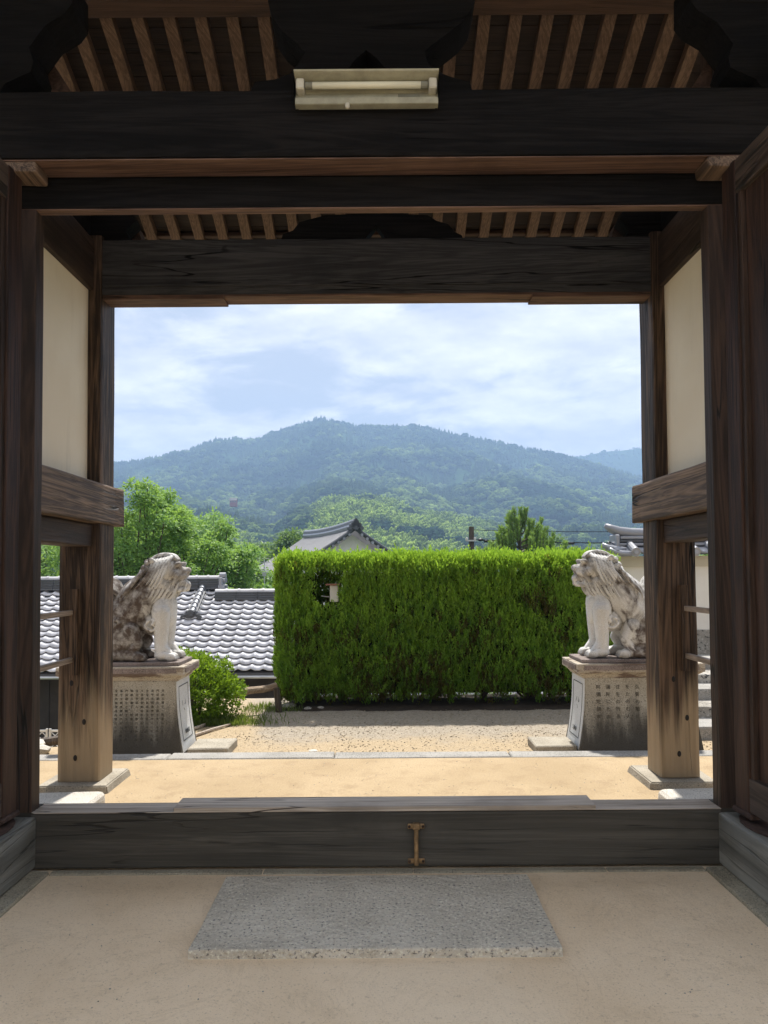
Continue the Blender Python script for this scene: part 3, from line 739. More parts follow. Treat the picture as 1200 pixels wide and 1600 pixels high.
# ------------------------------------------------------------------ pedestals and lions
def pedestal(sx, X, label, texts, small):
    """X: x of the inner face of the cap; sx +1 when the inner side points to +x"""
    ped = tag(empty('pedestal', (X, 7.25, -.15), 0 if sx > 0 else math.pi), label, 'pedestal', 'stone pedestals of the guardian statues')
    # local frame: inner face at x=0, the body runs to x=-1.15; y -.3...3
    prof_ = [(0, .075), (.05, .068), (.14, .052), (.26, .034), (.40, .018), (.53, .010), (.68, .006)]
    b = bmesh.new(); rings = []
    for z, fl_ in prof_:
        x1 = -.09+fl_; x0 = -1.06-fl_; y0 = -.235-fl_*.75; y1 = .235+fl_*.75
        rings.append([b.verts.new(q) for q in ((x0, y0, z), (x1, y0, z), (x1, y1, z), (x0, y1, z))])
    for p, q in zip(rings, rings[1:]):
        for k in range(4): b.faces.new((p[k], p[(k+1) % 4], q[(k+1) % 4], q[k]))
    b.faces.new(rings[0]); b.faces.new(rings[-1])
    vert = [e for e in b.edges if abs(e.verts[0].co.z-e.verts[1].co.z) > .03]
    bmesh.ops.bevel(b, geom=vert, offset=.006, segments=2, affect='EDGES')
    obj('shaft', b, M['ped'], ped)
    # cap: chamfered underside and a band
    b = bmesh.new(); rings = []
    for z, d in ((.68, .065), (.71, .045), (.735, .012), (.74, 0), (.81, 0), (.815, .004)):
        rings.append([b.verts.new(q) for q in ((-1.15+d, -.3+d, z), (-d, -.3+d, z), (-d, .3-d, z), (-1.15+d, .3-d, z))])
    for p, q in zip(rings, rings[1:]):
        for k in range(4): b.faces.new((p[k], p[(k+1) % 4], q[(k+1) % 4], q[k]))
    b.faces.new(rings[0]); b.faces.new(rings[-1]); obj('cap', b, M['cap'], ped)
    for yy in (-1, 1): obj('cap_band', B(-1.09, -.06, yy*.3-.006, yy*.3+.006, .758, .80), M['plate'], ped)
    obj('cap_band', B(-.006, .006, -.24, .24, .758, .80), M['plate'], ped)
    obj('plinth', B(-1.08, -.055, -.25, .25, .815, .850, bev=.006), M['plate'], ped)
    # pale framed panel on the inner face, following the flare
    def fx(z): return -.09+float(np.interp(z, [a for a, _ in prof_], [c for _, c in prof_]))
    def strip(name, y0, y1, z0, z1, off, m, parent):
        b = bmesh.new(); n = max(1, int(abs(z1-z0)/.05)); rr = []
        for i in range(n+1):
            z = z0+(z1-z0)*i/n; rr.append([b.verts.new((fx(z)+o_, y, z)) for o_, y in ((off-.012, y0), (off-.012, y1), (off, y1), (off, y0))])
        for p, q in zip(rr, rr[1:]):
            for k in range(4): b.faces.new((p[k], p[(k+1) % 4], q[(k+1) % 4], q[k]))
        b.faces.new(rr[0]); b.faces.new(rr[-1]); return obj(name, b, m, parent)
    pn = strip('inscription_panel', -.232, .232, .03, .672, .004, M['whitepanel'], ped)
    for y0, y1, z0, z1 in ((-.165, -.157, .12, .62), (.157, .165, .12, .62), (-.165, .165, .612, .62), (-.165, .165, .12, .128)): strip('frame_line', y0, y1, z0, z1, .007, M['carve2'], pn)
    def text(s, size, loc, rot, m, name, parent, ext=.002):
        cu = bpy.data.curves.new('t', 'FONT'); cu.body = s; cu.size = size; cu.align_x = 'CENTER'; cu.extrude = ext; cu.resolution_u = 2
        to = bpy.data.objects.new('t', cu); COL.objects.link(to); bpy.context.view_layer.update()
        me = bpy.data.meshes.new_from_object(to.evaluated_get(bpy.context.evaluated_depsgraph_get()))
        me.name = name; bpy.data.objects.remove(to)
        o = link(name, me, m, parent); o.location = loc; o.rotation_euler = rot; return o
    for i, ch in enumerate(small[0]): text(ch, .13, (fx(.48-.14*i)+.006, 0, .44-.14*i), (rad(84), 0, rad(90)), M['carve2'], 'carved_character', pn)
    for i, ch in enumerate(small[1]): text(ch, .045, (fx(.18)+.012, -.05+.05*i, .175), (rad(80), 0, rad(90)), M['carve2'], 'carved_character', pn)
    # columns of carved characters on the side that faces the gate
    side = -1 if sx > 0 else 1
    small_ = len(texts) > 6; tsz, dz_, dx_ = (.026, .036, .047) if small_ else (.043, .066, .088)
    for ci, colm in enumerate(texts):
        part_ = []
        for ri, ch in enumerate(colm):
            z = .585-dz_*ri; fl_ = float(np.interp(z, [a for a, _ in prof_], [c for _, c in prof_]))
            xx = -.20-dx_*ci
            o1 = text(ch, tsz, (xx, side*(.236+fl_*.75), z), (rad(90-8*(z < .3)-2), 0, 0 if side < 0 else math.pi), M['carve'], 'carved_text_column', ped); part_.append(o1)
        bj = bmesh.new()
        for o1 in part_:
            k0 = len(bj.verts); bj.from_mesh(o1.data); bj.verts.ensure_lookup_table()
            bmesh.ops.transform(bj, matrix=Matrix.Translation(o1.location) @ o1.rotation_euler.to_matrix().to_4x4(), verts=bj.verts[k0:]); bpy.data.objects.remove(o1)
        obj('carved_text_column', bj, M['carve'], ped)
    # flat stone at its foot
    return ped
_src = '奉納石獅子一對當山門前建立之願主天下泰平五穀豊穣村中安全家内無事為先祖代々菩提也昭和年中春吉日世話人一同敬白'
LT = [''.join(_src[(i*9+j*1) % len(_src)] for j in range(13 if i % 3 else 11)) for i in range(13)]
RT = ['阿彌陀佛助護', '彌陀にたのむ身は', '往生の行ゑへと', 'をたのむ人こそ', '弘誓の船にのり']
pedestal(1, -1.815, 'flared stone pedestal with brown capstone under the left lion statue', LT, ('門心', '奉納者'))
pedestal(-1, 1.735, 'flared stone pedestal with carved text columns under the right lion statue', RT, ('凡心', '三村寺'))
for (x0, x1, y0, y1) in ((-1.80, -1.42, 7.0, 7.42), (1.36, 1.74, 7.02, 7.40)):
    tag(obj('step_stone', B(x0, x1, y0, y1, -.2, -.075, bev=.01, jit=.006), M['basestone']), 'low flat stone at the foot of the %s pedestal' % ('left' if x0 < 0 else 'right'), 'stone')

def lion(X, rz, label, open_mouth, m):
    root = tag(empty('guardian_lion', (X, 7.25, .70), rz), label, 'statue', 'pair of stone guardian lions')
    def ell(bm, c, r, rot=(0, 0, 0), sub=3):
        mt = Matrix.Translation(c) @ Matrix.Rotation(rad(rot[2]), 4, 'Z') @ Matrix.Rotation(rad(rot[1]), 4, 'Y') @ Matrix.Rotation(rad(rot[0]), 4, 'X') @ Matrix.Diagonal((*r, 1))
        bmesh.ops.create_icosphere(bm, subdivisions=sub, radius=1, matrix=mt)
    def limb(bm, pts, rads, n=6):
        P = []; R_ = []
        for i in range(len(pts)-1):
            for k in range(n): u = k/n; P.append(Vector(pts[i]).lerp(Vector(pts[i+1]), u)); R_.append(rads[i]*(1-u)+rads[i+1]*u)
        P.append(Vector(pts[-1])); R_.append(rads[-1])
        tube(bm, P, R_, 14); ell(bm, P[0], [R_[0]]*3, sub=2); ell(bm, P[-1], [R_[-1]]*3, sub=2)
    def lock(bm, pts, r0, r1=.003, n=5):
        """a carved strand: smooth curve through pts, tapering, curled tip"""
        pts = [Vector(p) for p in pts]; P = []
        for i in range(len(pts)-1):
            a = pts[max(i-1, 0)]; b_ = pts[i]; c = pts[i+1]; d = pts[min(i+2, len(pts)-1)]
            for k in range(n):
                u = k/n; P.append(.5*((2*b_)+(-a+c)*u+(2*a-5*b_+4*c-d)*u*u+(-a+3*b_-3*c+d)*u**3))
        P.append(pts[-1]); N = len(P); tube(bm, P, [r0*(1-(i/(N-1))**2)+r1 for i in range(N)], 7)
    def finish(name, bm, vox, smooth=2):
        o = obj(name, bm, m, root); md = o.modifiers.new('r', 'REMESH'); md.mode = 'VOXEL'; md.voxel_size = vox; md.use_smooth_shade = True
        if smooth: sm = o.modifiers.new('s', 'SMOOTH'); sm.iterations = smooth; sm.factor = .5
        bpy.context.view_layer.update()
        me = bpy.data.meshes.new_from_object(o.evaluated_get(bpy.context.evaluated_depsgraph_get()))
        o.modifiers.clear(); o.data = me; me.polygons.foreach_set('use_smooth', [True]*len(me.polygons))
        if not me.materials: me.materials.append(m)
        return o
    b = bmesh.new()
    # trunk, upright chest, back sloping to the rump
    limb(b, [(-.43, 0, .25), (-.34, 0, .42), (-.21, 0, .58), (-.09, 0, .70)], [.215, .215, .205, .180])
    ell(b, (.0, 0, .50), (.115, .155, .17)); ell(b, (.035, 0, .42), (.075, .12, .12)); ell(b, (-.12, 0, .36), (.14, .135, .13))
    for s in (-1, 1):
        ell(b, (-.005, s*.10, .46), (.085, .075, .13))
        limb(b, [(.0, s*.115, .45), (.005, s*.12, .30), (.0, s*.12, .16), (.01, s*.12, .07)], [.088, .070, .060, .062])
        ell(b, (.025, s*.12, .052), (.088, .075, .052)); limb(b, [(.0, s*.12, .14), (.07, s*.12, .06)], [.055, .045], 3)
        for t in (-1.5, -.5, .5, 1.5):
            ell(b, (.100, s*.12+t*.037, .038), (.050, .0185, .038)); ell(b, (.146, s*.12+t*.036, .022), (.018, .009, .016), sub=2)
        # haunch, knee, hind foot
        ell(b, (-.42, s*.135, .21), (.20, .095, .20)); ell(b, (-.30, s*.15, .22), (.11, .07, .15), (0, 25, 0))
        limb(b, [(-.27, s*.16, .30), (-.20, s*.165, .17), (-.27, s*.165, .07)], [.07, .048, .045])
        limb(b, [(-.50, s*.16, .07), (-.32, s*.165, .06), (-.22, s*.165, .055)], [.066, .062, .056])
        for t in (-1.5, -.5, .5, 1.5):
            ell(b, (-.175, s*.165+t*.034, .040), (.055, .017, .040)); ell(b, (-.125, s*.165+t*.033, .022), (.016, .009, .015), sub=2)
        # curls on shoulder and elbow
        for k in range(4):
            an = k*1.3; lock(b, [(-.10+.03*math.cos(an), s*.17, .33+.03*math.sin(an)), (-.08+.05*math.cos(an+.9), s*.178, .33+.05*math.sin(an+.9)), (-.075+.055*math.cos(an+1.9), s*.165, .335+.06*math.sin(an+1.9))], .014)
        for zc, xc in ((.30, -.47), (.22, -.52), (.36, -.38)):
            for k in range(5):
                an = k*1.1; c = Vector((xc, s*.215, zc)); ell(b, c+Vector((.028*math.cos(an), 0, .028*math.sin(an))), (.017, .014, .017), sub=1)
    ell(b, (-.56, 0, .16), (.11, .17, .16))
    # head
    H = Vector((.06, 0, .82))
    ell(b, (.03, 0, .83), (.135, .135, .135)); ell(b, (.12, 0, .80), (.10, .105, .085))
    ell(b, (.165, 0, .825), (.075, .082, .045))                                   # upper muzzle
    ell(b, (.215, 0, .835), (.035, .052, .032)); ell(b, (.222, .03, .828), (.022, .024, .02), sub=2); ell(b, (.222, -.03, .828), (.022, .024, .02), sub=2)
    jaw = .055 if open_mouth else .018
    limb(b, [(.09, 0, .735), (.17, 0, .745-jaw*.7), (.205, 0, .752-jaw)], [.075, .062, .045])
    for s in (-1, 1):
        ell(b, (.135, s*.066, .888), (.058, .032, .026), (0, -18, s*20)); ell(b, (.165, s*.058, .862), (.022, .022, .020), sub=2)     # brow, eye
        limb(b, [(.205, s*.055, .795), (.15, s*.088, .775), (.11, s*.098, .72)], [.017, .020, .020], 3)                              # lip
        ell(b, (.11, s*.10, .80), (.045, .03, .04))
        for k in range(4): ell(b, (.205-.03*k, s*.052+s*.007*k, .782), (.011, .009, .014), sub=1)
        for k in range(5):                                                        # beard curls along the jaw
            an = k/4; c = Vector((.19-.12*an, s*(.045+.055*an), .69-.01*an-jaw*.6)); ell(b, c, (.026, .022, .026), sub=2)
    ell(b, (.215, 0, .70-jaw*.7), (.026, .032, .024), sub=2)
    body = finish('body', b, .0085, 1)
    # mane: long combed strands from the crown, beard locks over the chest, curled locks behind
    b = bmesh.new(); rr = random.Random(5)
    ell(b, (-.03, 0, .84), (.125, .140, .120)); ell(b, (-.11, 0, .74), (.13, .155, .15)); ell(b, (.01, 0, .69), (.11, .145, .10))
    for s in (-1, 1):
        for k in range(6):          # cheek sweep: crown -> down and back, covers the ear
            u = k/5; x0 = .085-.15*u
            lock(b, [(x0, s*.05, .965-.02*u), (x0-.01, s*.135, .93-.03*u), (x0-.035, s*.178, .83-.02*u), (x0-.075-.04*u, s*.188, .73-.02*u), (x0-.135-.05*u, s*.170, .655-.01*u)], .0155)
        for k in range(7):         # beard over the chest and shoulder
            u = k/6; x0 = .14-.22*u
            lock(b, [(x0, s*(.06+.09*u), .72), (x0-.015, s*(.085+.09*u), .65), (x0-.055, s*(.10+.085*u), .585-.01*u), (x0-.12, s*(.10+.08*u), .545-.03*math.sin(u*3))], .0145)
        for k in range(7):
            u = k/6; lock(b, [(.10-.05*u, s*.02*k/2, .66), (.09-.04*u, s*(.02+.012*k), .58), (.06-.03*u, s*(.03+.012*k), .50), (.035, s*(.025+.014*k), .44+.02*(k % 2))], .017)
        for k in range(6):          # nape locks running down the back
            u = k/5; x0 = -.14-.03*u; yy = s*(.03+.13*u)
            lock(b, [(x0+.05, yy*.8, .91-.05*u), (x0-.025, yy*1.05, .83-.05*u), (x0-.085, yy*1.2, .755-.06*u), (x0-.145-.02*(k % 2), yy*1.3, .685-.08*u), (x0-.18, yy*1.32, .615-.08*u)], .022)
        for k in range(9):          # round curls
            a = Vector((-.13-.028*k, s*(.12+.02*math.sin(k*2)), .90-.042*k)); ell(b, a, (.027, .025, .027), sub=2)
            a = Vector((-.155-.024*k, s*.045, .915-.045*k)); ell(b, a, (.026, .025, .026), sub=2)
        ell(b, (-.085, s*.145, .925), (.035, .02, .03), (0, 30, 0), 2)
    for k in range(7):
        y = -.055+.11*k/6; lock(b, [(.125, y*.8, .925), (.08, y, .972), (0, y*1.2, .985), (-.09, y*1.3, .955), (-.17, y*1.4, .87)], .020)
    finish('mane', b, .0062, 0)
    # flame tail standing behind the rump
    b = bmesh.new()
    for k in range(13):
        u = (k-6)/6; lock(b, [(-.60, u*.05, .25), (-.66+.02*abs(u), u*.14, .42), (-.63, u*.18, .60), (-.54-.03*abs(u), u*.16, .74-.06*abs(u)), (-.43, u*.12, .72-.08*abs(u)), (-.385, u*.10, .60-.05*abs(u))], .040, .008)
    ell(b, (-.58, 0, .48), (.09, .12, .20)); ell(b, (-.50, 0, .64), (.08, .12, .09))
    finish('tail', b, .0095, 1)
    return root
lion(-2.07, 0, 'stone guardian lion with open mouth and brown stained back on the left pedestal', True, M['lionA'])
lion(2.015, math.pi, 'paler stone guardian lion with closed mouth on the right pedestal', False, M['lionB'])

# ------------------------------------------------------------------ foliage helpers
def blades(P, D, N, L, Wd, tint, fold=.25):
    """rhomb leaves: P base, D direction, N side vector, length L, width Wd"""
    n = len(P); V = np.empty((n, 4, 3)); up = np.cross(D, N)
    V[:, 0] = P; V[:, 1] = P+D*(L*.45)[:, None]+N*(Wd*.5)[:, None]+up*(Wd*fold)[:, None]
    V[:, 2] = P+D*L[:, None]; V[:, 3] = P+D*(L*.45)[:, None]-N*(Wd*.5)[:, None]+up*(Wd*fold)[:, None]
    return V.reshape(-1, 3), np.arange(n*4).reshape(-1, 4), np.repeat(tint, 4)
def unit(a): return a/np.maximum(1e-9, np.linalg.norm(a, axis=1))[:, None]

# ------------------------------------------------------------------ hedge
hedge = tag(empty('clipped_hedge', (.72, 9.7, -.15)), 'tall clipped bright green conifer hedge between the two lions', 'hedge')
hx0, hx1, hy0, hy1, hz0, hz1 = -1.34, 2.84, 9.30, 10.10, -.13, 1.60
ox, oy, oz = hedge.location
def hedge_mesh():
    r = np.random.default_rng(5); P = []; D = []; T = []
    cl = []
    def holed(x, z): return -.86 < x < -.53 and 1.03 < z < 1.50
    def face(n, fn):
        for _ in range(n): cl.append(fn())
    for _ in range(8200):           # front
        x = r.uniform(hx0, hx1); z = r.uniform(hz0, hz1); nn = mnoise.noise(Vector((x*2.2, 0, z*2.2)))
        if z < hz0+.05+.22*max(0, mnoise.noise(Vector((x*2.3, 4, 0)))+(.25 if x > .6 else -.1)) and r.random() < .85: continue
        dp = .0+.10*nn+.05*mnoise.noise(Vector((x*7, 3, z*5)))+r.exponential(.055)
        edge = min(x-hx0, hx1-x); dp += .22*max(0, 1-edge/.22)**2
        if z < .25: dp += .30*(.25-z)**1.1
        if z > hz1-.08: dp += .06
        if holed(x, z): dp = r.uniform(.34, .5)
        brown = mnoise.noise(Vector((x*2.6+3, 1, z*2.6))) > .12 and x > 1.25 and x < 2.2 and z > .9 and z < 1.62
        if brown and r.random() < .5: dp += .10
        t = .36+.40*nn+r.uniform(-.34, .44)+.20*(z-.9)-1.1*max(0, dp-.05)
        if brown and r.random() < .62: t = r.uniform(0, .09)
        if holed(x, z): t = r.uniform(0, .2)
        cl.append((x, hy0+dp, z, (0, -1), t, 1))
    for _ in range(1900):           # left end and right end
        s = r.random() < .6; y = r.uniform(hy0, hy1); z = r.uniform(hz0+.05, hz1); nn = mnoise.noise(Vector((y*2.2, 9, z*2.2)))
        dp = .07*nn+.04+.20*max(0, 1-min(y-hy0, hy1-y)/.2)**2+ (.3*(.35-z)**1.2 if z < .35 else 0)
        cl.append((hx0+dp if s else hx1-dp, y, z, (-1, 0) if s else (1, 0), .5+.3*nn+r.uniform(-.2, .2), 1))
    for _ in range(4200):           # top
        x = r.uniform(hx0+.03, hx1-.03); y = r.uniform(hy0+.02, hy1-.02); nn = mnoise.noise(Vector((x*3, y*3, 5)))
        e = min(x-hx0, hx1-x, y-hy0)
        cl.append((x, y, hz1-.03+.05*nn+r.exponential(.018)-.07*max(0, 1-e/.14)**2, (0, 0), .80+.2*nn+r.uniform(-.15, .2), 1.15))
    for _ in range(2600):           # back
        x = r.uniform(hx0, hx1); z = r.uniform(hz0, hz1); cl.append((x, hy1, z, (0, 1), r.uniform(.3, .6), 1))
    for cx, cy, cz, (nx_, ny_), t, sc in cl:
        k = 22; h = r.uniform(.085, .165)*sc; wsp = h*r.uniform(.26, .36)
        ax = np.array([nx_*.16, ny_*.16, 1.0]) + r.normal(size=3)*np.array([.12, .12, 0]); ax /= np.linalg.norm(ax)
        an = r.uniform(0, math.pi); sd_ = np.array([math.cos(an), math.sin(an), 0]); tt = r.uniform(-.05, .05)
        for q in range(k):          # one flat oval upright spray of scale leaves
            u = (q+.5)/k; wv = r.uniform(-1, 1); ww = wsp*math.sin(math.pi*min(1, .14+u*.80))**.8
            off = sd_*ww*wv + r.normal(size=3)*.004
            P.append((cx+ax[0]*h*u+off[0], cy+ax[1]*h*u+off[1], cz+ax[2]*h*u*(1-.25*abs(wv))))
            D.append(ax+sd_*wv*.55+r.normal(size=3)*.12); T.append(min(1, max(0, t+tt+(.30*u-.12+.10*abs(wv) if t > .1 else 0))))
    P = np.array(P); D = unit(np.array(D)); N = unit(np.cross(D, unit(r.normal(size=D.shape)))); T = np.array(T)
    L = r.uniform(.024, .040, len(P)); Wd = L*r.uniform(.40, .60, len(P))
    P -= np.array([ox, oy, oz]); return blades(P, D, N, L, Wd, T)
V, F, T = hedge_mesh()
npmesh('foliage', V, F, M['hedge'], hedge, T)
b = B(hx0+.22-ox, hx1-.22-ox, hy0+.30-oy, hy1-.22-oy, .0-oz, 1.08-oz, bev=.05)
box(b, hx0+.22-ox, -.86-ox, hy0+.30-oy, hy1-.22-oy, 1.08-oz, hz1-.10-oz, bev=.03); box(b, -.52-ox, hx1-.22-ox, hy0+.30-oy, hy1-.22-oy, 1.08-oz, hz1-.10-oz, bev=.03)
obj('inner_twigs', b, plain('dark_twigs', (.018, .022, .010), .95), hedge)
for i, tx in enumerate([-1.0, -.35, .22, .62, 1.22, 1.78, 2.35, 2.66]):
    b = bmesh.new(); rr = random.Random(i)
    tube(b, [(tx-ox, 9.72-oy, -.02), (tx+.02-ox, 9.71-oy, .14), (tx-.01-ox, 9.7-oy, .5)], [.05, .038, .03], 8)
    for k in range(7):
        a = rr.uniform(0, 6.28); z = rr.uniform(.01, .10); l = rr.uniform(.2, .36)
        tube(b, [(tx-ox, 9.71-oy, z), (tx-ox+math.cos(a)*l*.5, 9.71-oy+math.sin(a)*l*.4, z+.13), (tx-ox+math.cos(a)*l, 9.71-oy+math.sin(a)*l*.7, z+.38)], [.018, .012, .006], 5)
    obj('trunk', b, M['bark'], hedge)
sb = bmesh.new(); gs = [[sb.verts.new((x_, y_, -.155+.07*math.sin(math.pi*(y_-9.22)/1.2)+.02*mnoise.noise(Vector((x_*4, y_*4, 0))))) for x_ in np.linspace(-1.2, 3.1, 60)] for y_ in np.linspace(9.22, 10.42, 10)]
for r0_, r1_ in zip(gs, gs[1:]):
    for i in range(59): sb.faces.new((r0_[i], r0_[i+1], r1_[i+1], r1_[i]))
tag(obj('soil', sb, plain('dark_garden_soil', (.050, .036, .024), .95, 0, .5, 12, .8)), kind='structure')
# small enamelled box with a rusty lid in the gap of the hedge
vb = tag(empty('vent_box', (-.62, 9.42, 1.09)), 'small white box with rusty flat cap standing in the notch of the hedge', 'vent')
obj('box_body', B(-.045, .060, -.05, .05, .06, .26, bev=.01, seg=2), M['offwhite'], vb)
b = B(-.095, .085, -.08, .08, .26, .28, bev=.006); obj('cap', b, M['copper'], vb)
obj('bracket', tube(bmesh.new(), [(-.055, 0, .12), (-.15, .02, .13)], .006, 6), M['metal'], vb)

# ------------------------------------------------------------------ low building on the left: tiled roof
def tile_mesh(w=.265, l=.250, m=None, name='tile'):
    b = bmesh.new(); n = 9; top = []; bot = []; back = []
    for i in range(n+1):
        u = i/n; z = .021*math.cos(2*math.pi*(u-.06))+.006*math.cos(4*math.pi*(u-.06))
        x = (u-.5)*(w+.006)
        top.append(b.verts.new((x, 0, z+.050))); bot.append(b.verts.new((x, .002, z+.036))); back.append(b.verts.new((x, l, z+.008)))
    for i in range(n):
        b.faces.new((top[i], top[i+1], back[i+1], back[i])); b.faces.new((bot[i], bot[i+1], top[i+1], top[i]))
    bmesh.ops.recalc_face_normals(b, faces=b.faces)
    me = bpy.data.meshes.new(name); b.to_mesh(me); b.free(); me.materials.append(m or M['tile'])
    me.polygons.foreach_set('use_smooth', [p.normal.z > .5 or p.normal.z < -.5 for p in me.polygons]); return me
TILE = tile_mesh()
def slab(b, p0, p1, th):
    """sloping slab between two eave/ridge lines given by corners"""
    vs = [b.verts.new(q) for q in p0+p1]; f = b.faces.new(vs); e = bmesh.ops.extrude_face_region(b, geom=[f])
    for v in [g for g in e['geom'] if isinstance(g, bmesh.types.BMVert)]: v.co.z -= th
def tile_field(root, x0, ncol, y0, z0, pitch, nrow, seen, w=.265, e=.225, prot=TILE):
    """individual tiles for the largest-showing ones, the rest joined as one part"""
    c, s = math.cos(pitch), math.sin(pitch); rot = Matrix.Rotation(pitch, 4, 'X'); items = []
    for r_ in range(nrow):
        for q in range(ncol):
            p = Vector((x0+w*(q+.5), y0+c*e*r_, z0+s*e*r_)); items.append((seen(p, r_, q), r_, q, p))
    items.sort(key=lambda t: -t[0]); rest = bmesh.new(); cnt = 0; rt = Vector(root.location)
    for sc, r_, q, p in items:
        pp = p-rt; pp.z += random.uniform(-.003, .003); jr = Matrix.Rotation(random.uniform(-.008, .008), 4, 'Z')
        if sc > 0 and cnt < 298:
            o = bpy.data.objects.new('tile', prot); COL.objects.link(o); o.parent = root; o.matrix_local = Matrix.Translation(pp) @ rot @ jr; cnt += 1
        else:
            k = len(rest.verts); rest.from_mesh(prot); rest.verts.ensure_lookup_table()
            bmesh.ops.transform(rest, matrix=Matrix.Translation(pp) @ rot, verts=rest.verts[k:])
    if len(rest.verts):
        o = obj('more_tiles', rest, prot.materials[0], root); o['kind'] = 'stuff'
    else: rest.free()
def ridge(root, x0, x1, y, z, layers=3, h=.045, w0=.16, top=.055, step=.27, m=None):
    """stacked ridge tiles with a row of short round cover tiles on top"""
    rt = Vector(root.location); m = m or M['tiledark']
    for k in range(layers):
        n = max(1, int((x1-x0)/.5)); ww = w0-.018*k
        b = bmesh.new()
        for i in range(n):
            a = x0+(x1-x0)*i/n; c = x0+(x1-x0)*(i+1)/n
            box(b, a+.003-rt.x, c-.003-rt.x, y-ww-rt.y, y+ww-rt.y, z+h*k+.004-rt.z, z+h*(k+1)-rt.z, bev=.006)
        obj('ridge_layer', b, m, root)
    zt = z+h*layers; n = int((x1-x0)/step)
    for i in range(n):
        a = x0+(x1-x0)*i/n; c = a+(x1-x0)/n
        b = tube(bmesh.new(), [(a-rt.x, y-rt.y, zt+.01-rt.z), (c-.045-rt.x, y-rt.y, zt+.01-rt.z), (c-.045-rt.x, y-rt.y, zt+.012-rt.z), (c-rt.x, y-rt.y, zt+.012-rt.z)], [top, top, top*1.22, top*1.22], 10)
        obj('ridge_tile', b, M['tile'] if m is M['tiledark'] else m, root, False)
pitch = math.atan2(1.36, 2.5)
house = tag(empty('tiled_roof_building', (-5.5, 17.5, -3.0)), 'low dark walled building with silver tiled roof beyond the left lion', 'building')
ncol = 27; X0 = -2.0-.265*ncol
eY, eZ = 16.0, -.53
vis = lambda p, r_, q: (100-p.x*-1 if -7.6 < p.x < -2.15 else 0)*1.0
tile_field(house, X0, ncol, eY, eZ, pitch, 13, lambda p, r_, q: 50-r_ if (-7.35 < p.x < -2.2) else 0)
hl = Vector(house.location)
def at_r(n): return eY+math.cos(pitch)*.225*n, eZ+math.sin(pitch)*.225*n
yR, zR = at_r(13)
b = bmesh.new(); slab(b, [(X0-hl.x, eY-.02-hl.y, eZ-.03-hl.z), (-2.0-hl.x, eY-.02-hl.y, eZ-.03-hl.z)], [(-2.0-hl.x, yR-hl.y, zR-.02-hl.z), (X0-hl.x, yR-hl.y, zR-.02-hl.z)], .06)
slab(b, [(X0-hl.x, yR-hl.y, zR-.02-hl.z), (-2.0-hl.x, yR-hl.y, zR-.02-hl.z)], [(-2.0-hl.x, yR+2.6-hl.y, eZ-hl.z), (X0-hl.x, yR+2.6-hl.y, eZ-hl.z)], .06)
obj('roof_underlay', b, M['tiledark'], house)
ridge(house, -4.08, -2.0, yR+.02, zR+.0, 4, .05, .15)
# taller main part on the left, its ridge higher
yR2, zR2 = at_r(15.5)
b = bmesh.new(); slab(b, [(X0-hl.x, yR-.02-hl.y, zR+.005-hl.z), (-4.12-hl.x, yR-.02-hl.y, zR+.005-hl.z)], [(-4.12-hl.x, yR2-hl.y, zR2-hl.z), (X0-hl.x, yR2-hl.y, zR2-hl.z)], .08)
obj('roof_underlay', b, M['tiledark'], house)
for r_ in (13, 14):
    y_, z_ = at_r(r_)
    for q in range(int((-4.12-X0)/.265)):
        o = bpy.data.objects.new('upper_tile', TILE); COL.objects.link(o); o.parent = house
        o.matrix_local = Matrix.Translation(Vector((X0+.265*(q+.5), y_, z_))-hl) @ Matrix.Rotation(pitch, 4, 'X')
ridge(house, X0, -4.05, yR2-.02, zR2-.02, 5, .055, .19, .06)
# ornament at the end of the higher ridge, round end tiles stacked
b = bmesh.new(); ez = zR2-.02-hl.z; ey = yR2-.02-hl.y; ex = -4.04-hl.x
box(b, ex-.02, ex+.07, ey-.22, ey+.22, ez-.05, ez+.30, bev=.02)
for k, (dy, dz, r0) in enumerate(((-.15, .05, .07), (.15, .05, .07), (0, .33, .09), (-.10, .22, .06), (.1, .22, .06))): tube(b, [(ex-.03, ey+dy, ez+dz), (ex+.12, ey+dy, ez+dz)], r0, 12)
obj('ridge_end_ornament', b, M['tilemid'], house)
# descending ridge that ends in an ornament tile
yd0, zd0 = at_r(15); yd1, zd1 = at_r(9.3); xd = -4.47
b = bmesh.new(); 
for k in range(2):
    off = .06+.05*k; ww = .14-.03*k
    vs = []
    for (yy, zz_) in ((yd0, zd0), (yd1, zd1)):
        for sx in (-1, 1):
            for dz in (off-.05, off): vs.append(b.verts.new((xd+sx*ww-hl.x, yy-hl.y, zz_+dz-hl.z)))
    a = vs
    for f in ((0, 1, 3, 2), (4, 6, 7, 5), (1, 5, 7, 3), (0, 4, 5, 1), (2, 3, 7, 6), (0, 2, 6, 4)): b.faces.new([a[i] for i in f])
obj('descending_ridge', b, M['tiledark'], house)
for k in range(7):
    u0, u1 = k/7, (k+1)/7; p = lambda u, dz: (xd-hl.x, yd1+(yd0-yd1)*u-hl.y, zd1+(zd0-zd1)*u+dz-hl.z)
    b = tube(bmesh.new(), [p(u0, .13), p(u0+.10*(u1-u0), .13), p(u1, .125)], [.078, .072, .062], 10); obj('ridge_tile', b, M['tilemid'], house)
b = bmesh.new(); cy, cz = yd1-.03-hl.y, zd1-hl.z; cx = xd-hl.x
box(b, cx-.20, cx+.20, cy-.04, cy+.03, cz-.02, cz+.12, bev=.02); box(b, cx-.13, cx+.13, cy-.05, cy+.03, cz+.06, cz+.20, bev=.03)
for sx in (-1, 1): tube(b, [(cx+sx*.19, cy-.06, cz+.03), (cx+sx*.19, cy+.03, cz+.03)], .055, 10)
